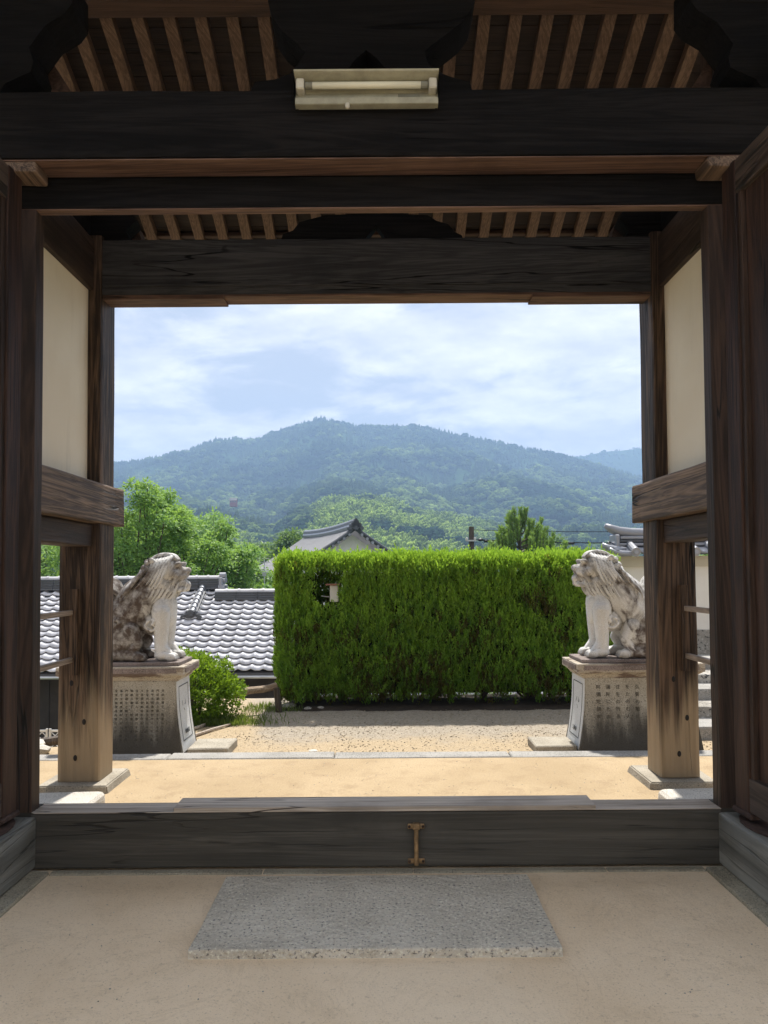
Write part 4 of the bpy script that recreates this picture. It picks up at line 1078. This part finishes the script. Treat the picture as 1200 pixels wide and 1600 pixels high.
tube(b, [(cx, cy-.08, cz+.13), (cx, cy+.03, cz+.13)], .075, 12); obj('ridge_end_ornament', b, M['tiledark'], house)
obj('wall', B(X0+.2-hl.x, -2.0-hl.x, 16.45-hl.y, 20.2-hl.y, -3.2-hl.z, -.62-hl.z), M['wallbrown'], house)
for k in range(17): obj('wall_batten', B(X0+.3+.42*k-hl.x, X0+.33+.42*k-hl.x, 16.425-hl.y, 16.449-hl.y, -3.1-hl.z, -.64-hl.z), M['wallbrown'], house)
obj('gutter', tube(bmesh.new(), [(X0-hl.x, 15.97-hl.y, -.62-hl.z), (-1.9-hl.x, 15.97-hl.y, -.64-hl.z)], .035, 8), M['metal'], house)
obj('eave_board', B(X0-hl.x, -2.0-hl.x, 16.0-hl.y, 16.06-hl.y, -.63-hl.z, -.53-hl.z), M['dark'], house)

# lower roof just behind the hedge, seen through its foot
h2 = tag(empty('lower_roof', (1.5, 12.5, -3)), 'bright tiled roof edge glimpsed beneath the foot of the hedge', 'building')
tile_field(h2, -.35, 15, 11.6, -.62, rad(24), 8, lambda p, r_, q: 20-r_ if r_ < 4 else 0)
q2 = Vector(h2.location); b = bmesh.new(); ya, za = 11.6, -.65; yb, zb = 11.6+math.cos(rad(24))*1.8, -.65+math.sin(rad(24))*1.8
slab(b, [(-.35-q2.x, ya-q2.y, za-q2.z), (3.62-q2.x, ya-q2.y, za-q2.z)], [(3.62-q2.x, yb-q2.y, zb-q2.z), (-.35-q2.x, yb-q2.y, zb-q2.z)], .06); obj('roof_underlay', b, M['tiledark'], h2)
ridge(h2, -.35, 3.62, yb, zb-.02, 3)
obj('wall', B(-.2-q2.x, 3.5-q2.x, 11.9-q2.y, yb+1.4-q2.y, -3-q2.z, -.72-q2.z), M['wallbrown'], h2)

# ------------------------------------------------------------------ plaster wall with tile coping on the right
wl = tag(empty('plaster_wall', (5.2, 10.55, -.15)), 'cream plaster wall with grey tile coping behind the right post', 'wall'); wq = Vector(wl.location)
wx0, wx1 = 3.20, 8.5
LB = lambda x0, x1, y0, y1, z0, z1, **k: B(x0-wq.x, x1-wq.x, y0-wq.y, y1-wq.y, z0-wq.z, z1-wq.z, **k)
obj('plaster_face', LB(wx0, wx1, 10.44, 10.66, .70, 1.60), M['whitewall'], wl)
obj('cornice_band', LB(wx0-.03, wx1, 10.40, 10.70, 1.555, 1.70), M['cream'], wl)
obj('stone_base', LB(wx0-.02, wx1, 10.38, 10.72, -.3, .70), M['rock'], wl)
TILEW = tile_mesh(.265, .42, M['tilemid'], 'coping_tile')
for q in range(20):
    for sd_ in (1, -1):
        o = bpy.data.objects.new('coping_tile', TILEW); COL.objects.link(o); o.parent = wl
        c = Vector((wx0+.02+.265*(q+.0), 10.55-.33*sd_, 1.71))-wq
        o.matrix_local = Matrix.Translation(c) @ Matrix.Rotation(0 if sd_ > 0 else math.pi, 4, 'Z') @ Matrix.Rotation(rad(24), 4, 'X')
        if sd_ > 0:
            b = tube(bmesh.new(), [(c.x+.125, c.y-.02, c.z+.045), (c.x+.125, c.y+.38, c.z+.21)], [.058, .05], 12); obj('round_cover_tile', b, M['tilemid'], wl, False)
            b = tube(bmesh.new(), [(c.x+.125, c.y-.035, c.z+.04), (c.x+.125, c.y-.02, c.z+.045)], [.064, .064], 14); tube(b, [(c.x+.125, c.y-.045, c.z+.04), (c.x+.125, c.y-.034, c.z+.04)], [.03, .03], 10)
            obj('round_end_tile', b, M['tilemid'], wl)
for k in range(3): obj('ridge_layer', LB(wx0-.02+.02*k, wx1, 10.43+.01*k, 10.67-.01*k, 1.84+.047*k, 1.88+.047*k, bev=.008), M['tiledark' if k % 2 else 'tilemid'], wl)
tp = [(wx0-.16, 2.13), (wx0-.08, 2.085), (wx0+.02, 2.045), (wx0+.2, 2.02), (wx0+.5, 2.01), (wx1, 2.01)]
obj('ridge_tile', tube(bmesh.new(), [(a-wq.x, 10.55-wq.y, c-wq.z) for a, c in tp], [.03, .058, .07, .072, .072, .072], 12), M['tilemid'], wl, True)
obj('ridge_end_tile', LB(wx0-.06, wx0+.0, 10.40, 10.70, 1.80, 2.0, bev=.015), M['tilemid'], wl)
tp = [(wx0-.26, 1.86), (wx0-.18, 1.815), (wx0-.06, 1.79), (wx0+.06, 1.785)]
obj('eave_curl', tube(bmesh.new(), [(a-wq.x, 10.36-wq.y, c-wq.z) for a, c in tp], [.03, .045, .05, .04], 10), M['tilemid'], wl, True)
tp = [(wx0-.20, 1.80), (wx0-.14, 1.755), (wx0-.04, 1.735), (wx0+.1, 1.73)]
obj('eave_curl', tube(bmesh.new(), [(a-wq.x, 10.22-wq.y, c-wq.z) for a, c in tp], [.02, .035, .04, .035], 10), M['tilemid'], wl, True)
# stone steps climbing to the right
for k in range(5):
    tag(obj('stone_step', B(3.05+.05*k, 4.6, 7.55+.42*k, 8.05+.42*k, -.3, -.02+.115*k, bev=.02, seg=2, jit=.012), M['rock'] if k % 2 else M['kerb']), ['lowest rough stone step beside the right post', 'second rough stone step up beside the right post', 'third rough stone step up, middle of the flight', 'fourth rough stone step up, next to the top', 'topmost stone step below the plaster wall'][k], 'step', 'rough stone steps beyond the right post')

# ------------------------------------------------------------------ trees and plants
def tree(name, base, crowns, nleaf, ls, m, label, group=None, trunk_r=.12, seed=1, cat='tree', flat=.6):
    """crowns: list of (centre offset, radii); limbs run from the trunk to every clump"""
    root = tag(empty(name, base), label, cat, group); rr = random.Random(seed); r = np.random.default_rng(seed)
    b = bmesh.new(); top = max(c[2]+q[2]*.3 for c, q in crowns); fork = top*.35
    tube(b, [(0, 0, -.3), (.05*top*.1, 0, fork*.5), (0, .03*top*.1, fork)], [trunk_r*1.25, trunk_r, trunk_r*.8], 8)
    tips = []
    for c, q in crowns:
        nb = max(7, int(13*max(q)))
        for k in range(nb):
            d = r.normal(size=3); d /= np.linalg.norm(d); rad_ = r.uniform(.45, .97)
            p = np.array(c)+d*np.array(q)*rad_; tips.append((p, q))
            if k % 2 == 0:
                mid = (np.array(p)*.5+np.array([0, 0, fork])*.5)+r.normal(size=3)*.08*top*.3
                tube(b, [(0, 0, fork*.9), tuple(mid), tuple(p)], [trunk_r*.30, trunk_r*.15, trunk_r*.05], 5)
    obj('trunk', b, M['bark'], root)
    per = max(6, nleaf//len(tips)); P = []; T = []; D = []
    for p, q in tips:
        s = max(q)*.26; g = r.normal(size=(per, 3))*np.array([s, s, s*flat*.55]); pp = p+g; pp[:, 2] -= .25*(g[:, 0]**2+g[:, 1]**2)/max(s, .01)
        P.append(pp); t0 = r.uniform(.25, .75); T.append(np.clip(t0+r.uniform(-.3, .3, per), .02, 1))
        o_ = unit(g+1e-6); D.append(unit(o_*.8+r.normal(size=(per, 3))*.5+np.array([0, 0, -.25])))
    P = np.vstack(P); T = np.concatenate(T); D = np.vstack(D)
    N = np.cross(D, np.array([0, 0, 1.0])+r.normal(size=D.shape)*.45); N = unit(N)
    L = ls*r.uniform(.6, 1.3, len(P)); V, F, TT = blades(P, D, N, L, L*.5, T)
    npmesh('crown', V, F, m, root, TT); return root
def at_tree(px, topy, Y, zb): p = atY(px, topy, Y); return Vector((p.x, Y, zb)), p.z-zb
LTn = 'trees beyond the tiled roof'
def leafy(px, topy, Y, w_, m, label, n, ls, seed, h=None, name='maple_tree', shape=None):
    base, H = at_tree(px, topy, Y, terr(0, Y)-.1)
    cr = shape or [((0, 0, H-.55*w_), (.45*w_, .45*w_, .5*w_)), ((-.5*w_, .1, H-1.1*w_), (.55*w_, .6*w_, .45*w_)), ((.55*w_, -.1, H-1.2*w_), (.55*w_, .6*w_, .45*w_)),
                   ((0, -.3*w_, H-1.7*w_), (.75*w_, .6*w_, .5*w_)), ((-.8*w_, 0, H-2.0*w_), (.6*w_, .6*w_, .5*w_)), ((.8*w_, 0, H-2.1*w_), (.6*w_, .6*w_, .5*w_)), ((0, 0, H-2.4*w_), (.9*w_, .7*w_, .5*w_))]
    return tree(name, base, cr, n, ls, m, label, LTn, .10+.02*H, seed)
leafy(212, 738, 22, 1.35, M['maple'], 'tallest light green feathery tree beside the left post', 25500, .10, 3)
leafy(252, 748, 25, 1.2, M['maple'], 'light green tree with an arching branch right behind the lion head', 20400, .11, 31)
leafy(292, 782, 23, 1.2, M['maple'], 'light green tree rising above the left lion head', 22100, .10, 5)
leafy(345, 808, 27, 1.25, M['maple'], 'spreading light green tree between the lion and the hedge', 20400, .12, 8)
leafy(330, 788, 75, 4.4, M['maple'], 'broad hazy green tree in the second row beyond the roof', 25500, .34, 12)
leafy(395, 854, 34, 1.15, M['maple'], 'small yellow green tree at the end of the tiled roof ridge', 15300, .12, 9)
leafy(150, 766, 24, 1.6, M['maple'], 'light green tree mostly hidden behind the left outer post', 17000, .12, 14)
leafy(66, 838, 25, 1.5, M['darkleaf'], 'dark green tree seen through the gap left of the outer post', 20400, .12, 15)
leafy(10, 796, 30, 2.2, M['darkleaf'], 'dark green tree behind the left door', 15300, .15, 16)
leafy(458, 818, 70, 3.3, M['darkleaf'], 'round dusky green tree left of the white gable', 27200, .30, 17, name='round_tree')
leafy(415, 838, 95, 4.0, M['darkleaf'], 'dim green tree behind the aerial pole', 23800, .4, 18, name='round_tree')
leafy(605, 847, 48, 1.2, M['maple'], 'small light green treetop right of the white gable', 11900, .16, 19)
leafy(700, 852, 60, 1.4, M['darkleaf'], 'low dark treetop just above the hedge centre', 10200, .2, 20)
leafy(860, 830, 110, 4.5, M['darkleaf'], 'big rounded hazy tree behind the pine', 25500, .42, 21, name='round_tree')
leafy(940, 848, 90, 3.2, M['darkleaf'], 'hazy tree between the pine and the tiled wall', 20400, .36, 22, name='round_tree')
leafy(1085, 846, 40, 3.0, M['darkleaf'], 'dark tree beyond the plaster wall at the right', 17000, .25, 23, name='round_tree')

def pine(px, topy, Y, wd, label, seed, shoots):
    base, H = at_tree(px, topy, Y, terr(0, Y)); root = tag(empty('pine_tree', base), label, 'tree', 'pines beyond the hedge'); r = np.random.default_rng(seed)
    b = bmesh.new(); tube(b, [(0, 0, -.3), (.05, 0, H*.5), (0, 0, H-.15)], [.12, .09, .02], 8); P = []; D = []; T = []
    for k in range(shoots):
        u = r.random()**.7; a = r.uniform(0, 6.28); R0 = wd*(.12+.88*u); hb = H-.1-(H*.0)-u*1.35*wd-r.uniform(0, .5)
        q = np.array([math.cos(a)*R0, math.sin(a)*R0*.8, hb]); l = r.uniform(.5, .85); tip = q+np.array([math.cos(a)*.08, math.sin(a)*.08, l])
        tube(b, [(0, 0, max(.5, hb-R0*.5)), tuple(q*.6+np.array([0, 0, hb])*.4-np.array([0, 0, .1])), tuple(q), tuple(tip)], [.03, .025, .02, .006], 5)
        n = 240; s = r.random(n); p = q+(tip-q)*s[:, None]; an = r.uniform(0, 6.28, n)
        d = np.stack([np.cos(an)*.75, np.sin(an)*.75, np.full(n, .75)], 1); P.append(p); D.append(unit(d+r.normal(size=(n, 3))*.15)); T.append(np.clip(.3+.4*s+r.uniform(-.2, .3, n), 0, 1))
    tube(b, [(0, 0, H-.8), (0, 0, H)], [.03, .01], 5); n = 200; s = r.random(n); P.append(np.stack([0*s, 0*s, H-.8+.8*s], 1)); an = r.uniform(0, 6.28, n)
    D.append(unit(np.stack([np.cos(an)*.7, np.sin(an)*.7, np.full(n, .8)], 1))); T.append(.4+.4*s)
    obj('trunk', b, M['bark'], root); P = np.vstack(P); D = np.vstack(D); T = np.concatenate(T)
    N = unit(np.cross(D, r.normal(size=D.shape))); L = r.uniform(.10, .17, len(P)); V, F, TT = blades(P, D, N, L, L*.16, T, 0); npmesh('crown', V, F, M['pine'], root, TT)
pine(812, 808, 26, .95, 'bushy young pine with upright shoots above the hedge', 2, 52)
pine(838, 828, 27, .6, 'shorter pine to the right of the bushy pine', 4, 24)
pine(762, 858, 25, .3, 'tiny pine top peeping over the hedge left of the bushy pine', 5, 12)
pine(890, 862, 25, .35, 'small pine top peeping over the hedge beside the right lion head', 6, 12)

# azalea bush left, with grass at its foot
def bush(name, loc, rx, ry, h, m, label, n, ls, seed):
    root = tag(empty(name, loc), label, 'bush'); r = np.random.default_rng(seed); b = bmesh.new()
    for k in range(14):
        a = r.uniform(0, 6.28); q = r.uniform(.3, .8); tube(b, [(0, 0, 0), (math.cos(a)*rx*q*.4, math.sin(a)*ry*q*.4, h*.4), (math.cos(a)*rx*q, math.sin(a)*ry*q, h*r.uniform(.6, .9))], [.015, .010, .004], 5)
    obj('stem', b, M['bark'], root); d = r.normal(size=(n//9, 3)); d = unit(d); d[:, 2] = np.where(r.random(len(d)) < .75, np.abs(d[:, 2]), -np.abs(d[:, 2])*.55)
    k_ = r.uniform(.35, 1.0, len(d))**.5; nz = np.array([mnoise.noise(Vector(q*2.6)) for q in d]); c = d*np.array([rx, ry, h*.62])*(k_*(1+.28*nz))[:, None]+np.array([0, 0, h*.38])
    P = np.repeat(c, 9, 0)+r.normal(size=(len(c)*9, 3))*.012; D = unit(np.repeat(d, 9, 0)*.7+r.normal(size=P.shape)*.65+np.array([0, 0, .25])); N = unit(np.cross(D, r.normal(size=D.shape)))
    T = np.clip(np.repeat(.35+.5*nz+.25*d[:, 2]*k_, 9)+r.uniform(-.2, .25, len(P)), 0, 1); L = ls*r.uniform(.6, 1.3, len(P)); V, F, TT = blades(P, D, N, L, L*.46, T)
    npmesh('foliage', V, F, m, root, TT); return root
bush('azalea_bush', (-2.14, 8.75, -.22), .52, .45, .82, M['azalea'], 'rounded bright yellow green bush beside the left pedestal', 17000, .038, 3)
def grass(name, n, fx, label):
    r = np.random.default_rng(8); P = np.array([fx(r) for _ in range(n)]); D = unit(np.stack([r.normal(size=n)*.35, r.normal(size=n)*.35, np.ones(n)], 1)); N = unit(np.cross(D, r.normal(size=D.shape)))
    L = r.uniform(.03, .10, n); V, F, TT = blades(P, D, N, L, L*.12, r.random(n)); o = npmesh(name, V, F, M['grass'], None, TT); tag(o, label, 'grass', kind='stuff')
def gfx(r):
    x = -1.95+r.normal()*.30; y = 8.35+abs(r.normal())*.28; return (x, y, gz(x, y)-.005)
grass('grass', 3500, gfx, 'tuft of wild grass growing around the foot of the yellow green bush')
def gfx2(r):
    x = -1.7+r.random()*.7; y = 9.15+r.random()*.5; return (x, y, gz(x, y)-.005)
grass('grass', 700, gfx2, 'thin dry grass between the bush and the hedge post')

# scattered pebbles on court and sand: stuff
def pebbles(name, n, x0, x1, y0, y1, z, s0, s1, m, label, zf=None):
    r = np.random.default_rng(n); v0, f0 = ICO1; P = np.stack([r.uniform(x0, x1, n), r.uniform(y0, y1, n)], 1); VV = []; 
    sz = r.uniform(s0, s1, n)
    for i in range(n):
        zz_ = zf(P[i, 0], P[i, 1]) if zf else z; VV.append(v0*sz[i]*np.array([r.uniform(.7, 1.3), r.uniform(.7, 1.3), r.uniform(.4, .7)])+np.array([P[i, 0], P[i, 1], zz_+sz[i]*.2]))
    V = np.vstack(VV); F = (f0[None]+(np.arange(n)*len(v0))[:, None, None]).reshape(-1, 3); o = npmesh(name, V, F, m); tag(o, label, 'gravel', kind='stuff')
pebbles('gravel', 5500, -2.6, 3.2, 6.6, 9.6, 0, .004, .009, stone('pebble_stone', (.27, .22, .15), (.38, .32, .23), spk=20), 'loose pale gravel strewn over the court in front of the hedge', gz)
pebbles('grit', 500, -1.9, 1.8, 4.15, 6.2, 0, .002, .0045, M['rock'], 'fine grit scattered on the sunlit sand platform')
pebbles('floor_grit', 90, -1.6, 1.5, 2.4, 3.85, 0, .002, .004, M['rock'], 'few crumbs of grit lying on the shaded floor')

# rail of old bamboo and its stake
rl = tag(empty('pole_rail', (-1.5, 9.15, -.15)), 'weathered pole rail on a short stake left of the hedge', 'rail'); rq = Vector(rl.location)
p0 = atY(362, 1086, 9.0)-rq; p1 = atY(432, 1071, 9.25)-rq; b = bmesh.new()
pts = [p0.lerp(p1, u/6)+Vector((0, 0, .012*math.sin(u))) for u in range(7)]; tube(b, pts, [.045, .043, .044, .041, .042, .040, .041], 10); obj('rail', b, M['bamboo'], rl)
p0 = atY(437, 1113, 9.2); b = tube(bmesh.new(), [Vector((p0.x, 9.2, -.2))-rq, Vector((p0.x-.04, 9.2, .14))-rq], [.042, .035], 8); obj('stake', b, M['bark'], rl)
for i, (px, py, s, lab) in enumerate([(452, 1106, .09, 'rounded grey stone beside the rail stake'), (482, 1108, .055, 'small pale stone under the left end of the hedge'), (502, 1107, .06, 'brownish stone next to the small pale stone under the hedge'),
                                      (490, 1173, .045, 'flat white stone chip lying on the court gravel')]):
    d = ray(px, py); k = (-.14-1.5)/d.z; c = Vector((d.x*k, d.y*k, -.15)); b = bmesh.new(); bmesh.ops.create_icosphere(b, subdivisions=2, radius=s)
    for v in b.verts: v.co += mnoise.noise_vector(v.co*9+Vector((i, 0, 0)))*s*.4; v.co.z *= .55 if i < 3 else .22
    o = obj('stone', b, M['rock'] if i != 3 else M['bed']); o.location = c+Vector((0, 0, s*.25)); tag(o, lab, 'stone')
for i, (a, c_, lab) in enumerate([((300, 1140), (347, 1124), 'longer bleached stick lying behind the left pedestal'), ((306, 1128), (345, 1121), 'thin upper stick lying behind the left pedestal'), ((303, 1150), (360, 1132), 'lowest long stick lying on the gravel near the left pedestal')]):
    P = []
    for px, py in (a, ((a[0]+c_[0])/2, (a[1]+c_[1])/2-1), c_):
        d = ray(px, py); k = (-.13-1.5)/d.z; P.append(Vector((d.x*k, d.y*k, -.128)))
    tag(obj('stick', tube(bmesh.new(), P, [.018, .016, .012], 7), M['stick']), lab, 'stick', 'sticks lying behind the left pedestal')
for i, (x, y, s) in enumerate([(-3.25, 7.1, .16), (-3.0, 7.4, .12), (-3.5, 7.6, .15), (-2.95, 6.9, .08)]):
    b = bmesh.new(); bmesh.ops.create_icosphere(b, subdivisions=2, radius=s)
    for v in b.verts: v.co += mnoise.noise_vector(v.co*6+Vector((i*3, 0, 0)))*s*.45; v.co.z *= .45
    o = obj('stone', b, M['bed']); o.location = (x, y, gz(x, y)+s*.12); tag(o, ['largest pale boulder beyond the left post', 'smaller pale boulder behind the largest one', 'far pale boulder near the lattice fence', 'smallest pale stone close to the platform edge at left'][i], 'stone')
tag(obj('log_edging', tube(bmesh.new(), [(-4.6, 8.0, gz(-4.6, 8)+.06), (-3.6, 8.1, gz(-3.6, 8.1)+.06), (-2.9, 8.3, gz(-2.9, 8.3)+.05)], .05, 8), M['bark']), 'dark log laid on the ground beyond the left post', 'log')
# low lattice fence
lf = tag(empty('lattice_fence', (-5.6, 12.0, -1.2)), 'low pale metal lattice fence in front of the dark wall at left', 'fence')
for k in range(3):
    x0 = -.85+.62*k
    for a in ((x0, x0+.6, 0, .03), (x0, x0+.6, .27, .30)): obj('fence_rail', B(a[0], a[1], -.012, .012, a[2], a[3]), M['metal'], lf)
    for a in (x0, x0+.57): obj('fence_post', B(a, a+.03, -.014, .014, 0, .32), M['metal'], lf)
    b = bmesh.new()
    for j in range(-2, 5):
        for s in (-1, 1):
            xa = x0+.03+.12*j; xb = xa+.24*1; za, zb = (.03, .27) if s > 0 else (.27, .03)
            ca, cb = max(xa, x0+.03), min(xb, x0+.57)
            if cb-ca < .02: continue
            f = lambda xx: za+(zb-za)*(xx-xa)/(xb-xa)
            tube(b, [(ca, .004*s, f(ca)), (cb, .004*s, f(cb))], .008, 5)
    obj('lattice', b, M['metal'], lf)

# ------------------------------------------------------------------ buildings and poles further off
wg = tag(empty('white_gabled_house', (-1.38, 36, -6.12)), 'white gabled house with curved grey tiled roof above the hedge', 'building')
ang = math.atan2(-3.2, 9.2); wg.rotation_euler.z = -ang         # local +y runs away along the ridge
pk = 9.55
def gprof(x): return pk-.72*abs(x)-.0+.035*x*x
b = bmesh.new(); n = 12; R0 = 3.2
o_ = [(-R0+.3, 0)]+[(x, gprof(x)-.12) for x in np.linspace(-R0+.3, R0-.3, 15)]+[(R0-.3, 0)]
extrude_poly(b, [(x, z) for x, z in o_], [], .35, 10); obj('wall', b, M['whitewall'], wg)
for s in (-1, 1):
    b = bmesh.new(); xs_ = np.linspace(0, R0, 9); ny_ = 80; grid = []
    for j in range(ny_+1):
        y = -.1+10.3*j/ny_; row = []
        for x in xs_: row.append(b.verts.new((s*x, y, gprof(x)+.09+.05*(j % 2)+.12*((y-5)/5)**2*.8)))
        grid.append(row)
    for j in range(ny_):
        for i in range(8): b.faces.new((grid[j][i], grid[j][i+1], grid[j+1][i+1], grid[j+1][i]))
    bmesh.ops.solidify(b, geom=b.faces[:], thickness=.1); obj('roof', b, M['paletile'], wg)
    b = bmesh.new(); tube(b, [(s*x, -.12, gprof(x)+.17) for x in xs_], .10, 8); obj('verge_tile', b, M['tiledark'], wg)
    b = bmesh.new()
    for x in np.linspace(.3, R0, 12): tube(b, [(s*x, -.22, gprof(x)+.06), (s*x, -.05, gprof(x)+.06)], .075, 8)
    obj('verge_end_tiles', b, M['tilemid'], wg)
for k in range(3): obj('ridge_layer', tube(bmesh.new(), [(0, y, pk+.18+.11*k+.12*((y-5)/5)**2) for y in np.linspace(-.15, 10, 14)], .16-.03*k, 8), M['tiledark' if k % 2 else 'tilemid'], wg)
b = bmesh.new()
for dx, dz, r0 in ((0, .42, .15), (-.16, .30, .12), (.16, .30, .12), (0, .28, .20), (-.28, .16, .10), (.28, .16, .10), (0, .54, .08)): tube(b, [(dx, -.28, pk+dz), (dx, -.02, pk+dz)], r0, 10)
obj('ridge_end_ornament', b, M['tiledark'], wg)
def small_house(px, py, Y, w_, d_, hw, hr, wm, rm, label, rz=0):
    p = atY(px, py, Y); h = tag(empty('house', (p.x, Y, p.z-hw-hr-2), rz), label, 'building')
    obj('wall', B(-w_/2, w_/2, -d_/2, d_/2, 0, hw+2), wm, h)
    b = bmesh.new(); e = .4
    for s in (-1, 1):
        vs = [b.verts.new(q) for q in ((-w_/2-e, s*(d_/2+e), hw+2-.15), (w_/2+e, s*(d_/2+e), hw+2-.15), (w_/2+e, 0, hw+2+hr), (-w_/2-e, 0, hw+2+hr))]; b.faces.new(vs if s < 0 else vs[::-1])
    bmesh.ops.solidify(b, geom=b.faces[:], thickness=.15); obj('roof', b, rm, h)
    b = bmesh.new()
    for s in (-1, 1):
        vs = [b.verts.new(q) for q in ((s*(w_/2-.02), -d_/2, hw+1.9), (s*(w_/2-.02), d_/2, hw+1.9), (s*(w_/2-.02), 0, hw+1.9+hr))]; b.faces.new(vs)
    obj('gable', b, wm, h)
    for k in range(3):
        f = obj('window', B(-w_/2+w_*(k+.5)/3-.45, -w_/2+w_*(k+.5)/3+.45, -d_/2-.05, -d_/2-.01, hw*.35+2, hw*.75+2), M['metal'], h)
        obj('pane', B(-w_/2+w_*(k+.5)/3-.38, -w_/2+w_*(k+.5)/3+.38, -d_/2-.06, -d_/2-.052, hw*.38+2, hw*.72+2), plain('window_glass', (.04, .05, .06), .15), f)
small_house(383, 878, 85, 5, 5, 2.6, 1.3, M['whitewall'], M['pinkroof'], 'white house with pale pink roof among the trees left of the hedge', rad(25))
small_house(430, 893, 60, 3.5, 4, 2.4, 1.0, M['whitewall'], M['metal'], 'pale house whose roof edge shows just left of the hedge', rad(40))
small_house(365, 778, 545, 4.6, 5, 2.4, 1.9, M['redwall'], M['tiledark'], 'tiny faded red hall on the wooded hillside at left')
# utility pole with cables, aerial mast
pole = tag(empty('utility_pole', (*atY(737, 870, 30).xy, -4.0)), 'grey brown utility pole with insulators above the hedge', 'utility pole'); pz = atY(737, 823, 30).z+4
obj('pole', tube(bmesh.new(), [(0, 0, -1), (0, 0, pz)], [.14, .105], 10), M['bark'], pole)
for dz in (.55, 1.05):
    obj('crossarm', B(-.24, .16, -.18, -.12, pz-dz-.03, pz-dz+.03), M['metal'], pole)
    for dx in (-.2, .12): obj('insulator', tube(bmesh.new(), [(dx, -.15, pz-dz+.03), (dx, -.15, pz-dz+.09), (dx, -.15, pz-dz+.14)], [.045, .05, .02], 8), M['offwhite'], pole)
for k in range(3):
    b = bmesh.new(); bmesh.ops.create_icosphere(b, subdivisions=2, radius=.10, matrix=Matrix.Translation((.35+.22*k, -.05, pz-.52-.05*k)) @ Matrix.Diagonal((1.15, .7, .6, 1))); obj('cable_joint', b, M['black'], pole)
P0 = Vector((pole.location.x, 30, 0))
for i, (za, zb, sag, r0, lab) in enumerate([(pz-4-.12, 3.05, .10, .012, 'thin upper cable running right from the utility pole'), (pz-4-.50, 2.60, .12, .02, 'thick lower cable running right from the utility pole')]):
    P = [(P0.x+11*u, 30-1.5*u, za+(zb-za)*u-sag*4*u*(1-u)) for u in np.linspace(0, 1, 16)]
    tag(obj('power_cable', tube(bmesh.new(), P, r0, 5), M['black']), lab, 'cable')
tag(obj('cable_marker', B(0, .35, -.04, .04, -.05, .05, bev=.02), M['black']), 'black coupling hanging on the cable right of the pine', 'cable fitting').location = (P0.x+3.55, 29.5, 2.58)
am = tag(empty('aerial_mast', (*atY(413, 900, 32).xy, -3.5)), 'thin aerial mast with short crossbars left of the hedge', 'aerial'); az = atY(413, 868, 32).z+3.5
obj('mast', tube(bmesh.new(), [(0, 0, 0), (0, 0, az)], .025, 6), M['metal'], am)
for dz in (.12, .28, .62, .72): obj('crossbar', tube(bmesh.new(), [(-.14, 0, az-dz), (.2, 0, az-dz)], .014, 5), M['metal'], am)
b = B(-.08, .08, -.05, .05, az-.85, az-.72); obj('control_box', b, M['metal'], am)
# added unseen hall behind the camera; its white front bounces sun into the gate
hall = tag(empty('bounce_hall', (0, -7.5, -.12)), 'added white hall behind the viewer that bounces sunlight into the gate', 'building')
obj('wall', B(-9, 9, -5, 0, 0, 5.2), M['whitewall'], hall)
for k in range(7): obj('pillar', Bm(-9+3*k-.15, -9+3*k+.15, .01, .2, 0, 5.2, axis=2), M['post'], hall)
for k in range(2): obj('door', B(-1.4+1.42*k, 0+1.4*k, .02, .08, .1, 2.8), M['door'], hall)
obj('step', B(-3, 3, .2, 1.2, 0, .3), M['kerb'], hall)
b = bmesh.new(); slab(b, [(-10.5, .6, 5.3), (10.5, .6, 5.3)], [(10.5, -2.5, 7.6), (-10.5, -2.5, 7.6)], .2); slab(b, [(-10.5, -2.5, 7.6), (10.5, -2.5, 7.6)], [(10.5, -6.6, 4.9), (-10.5, -6.6, 4.9)], .2)
obj('roof', b, M['tilemid'], hall)

# ------------------------------------------------------------------ haze
hm = bpy.data.materials.new('haze_air'); hm.use_nodes = True; t = NT(hm.node_tree); t.n.clear()
pv = t.new('ShaderNodeVolumePrincipled'); pv.inputs['Color'].default_value = (.42, .64, 1, 1); pv.inputs['Density'].default_value = .00056; pv.inputs['Anisotropy'].default_value = .2
ho = t.new('ShaderNodeOutputMaterial'); t.l.new(pv.outputs[0], ho.inputs['Volume'])
tag(obj('haze', B(-2600, 2600, -250, 2250, -20, 335), hm), 'pale blue summer haze filling the valley air', 'haze', kind='stuff')
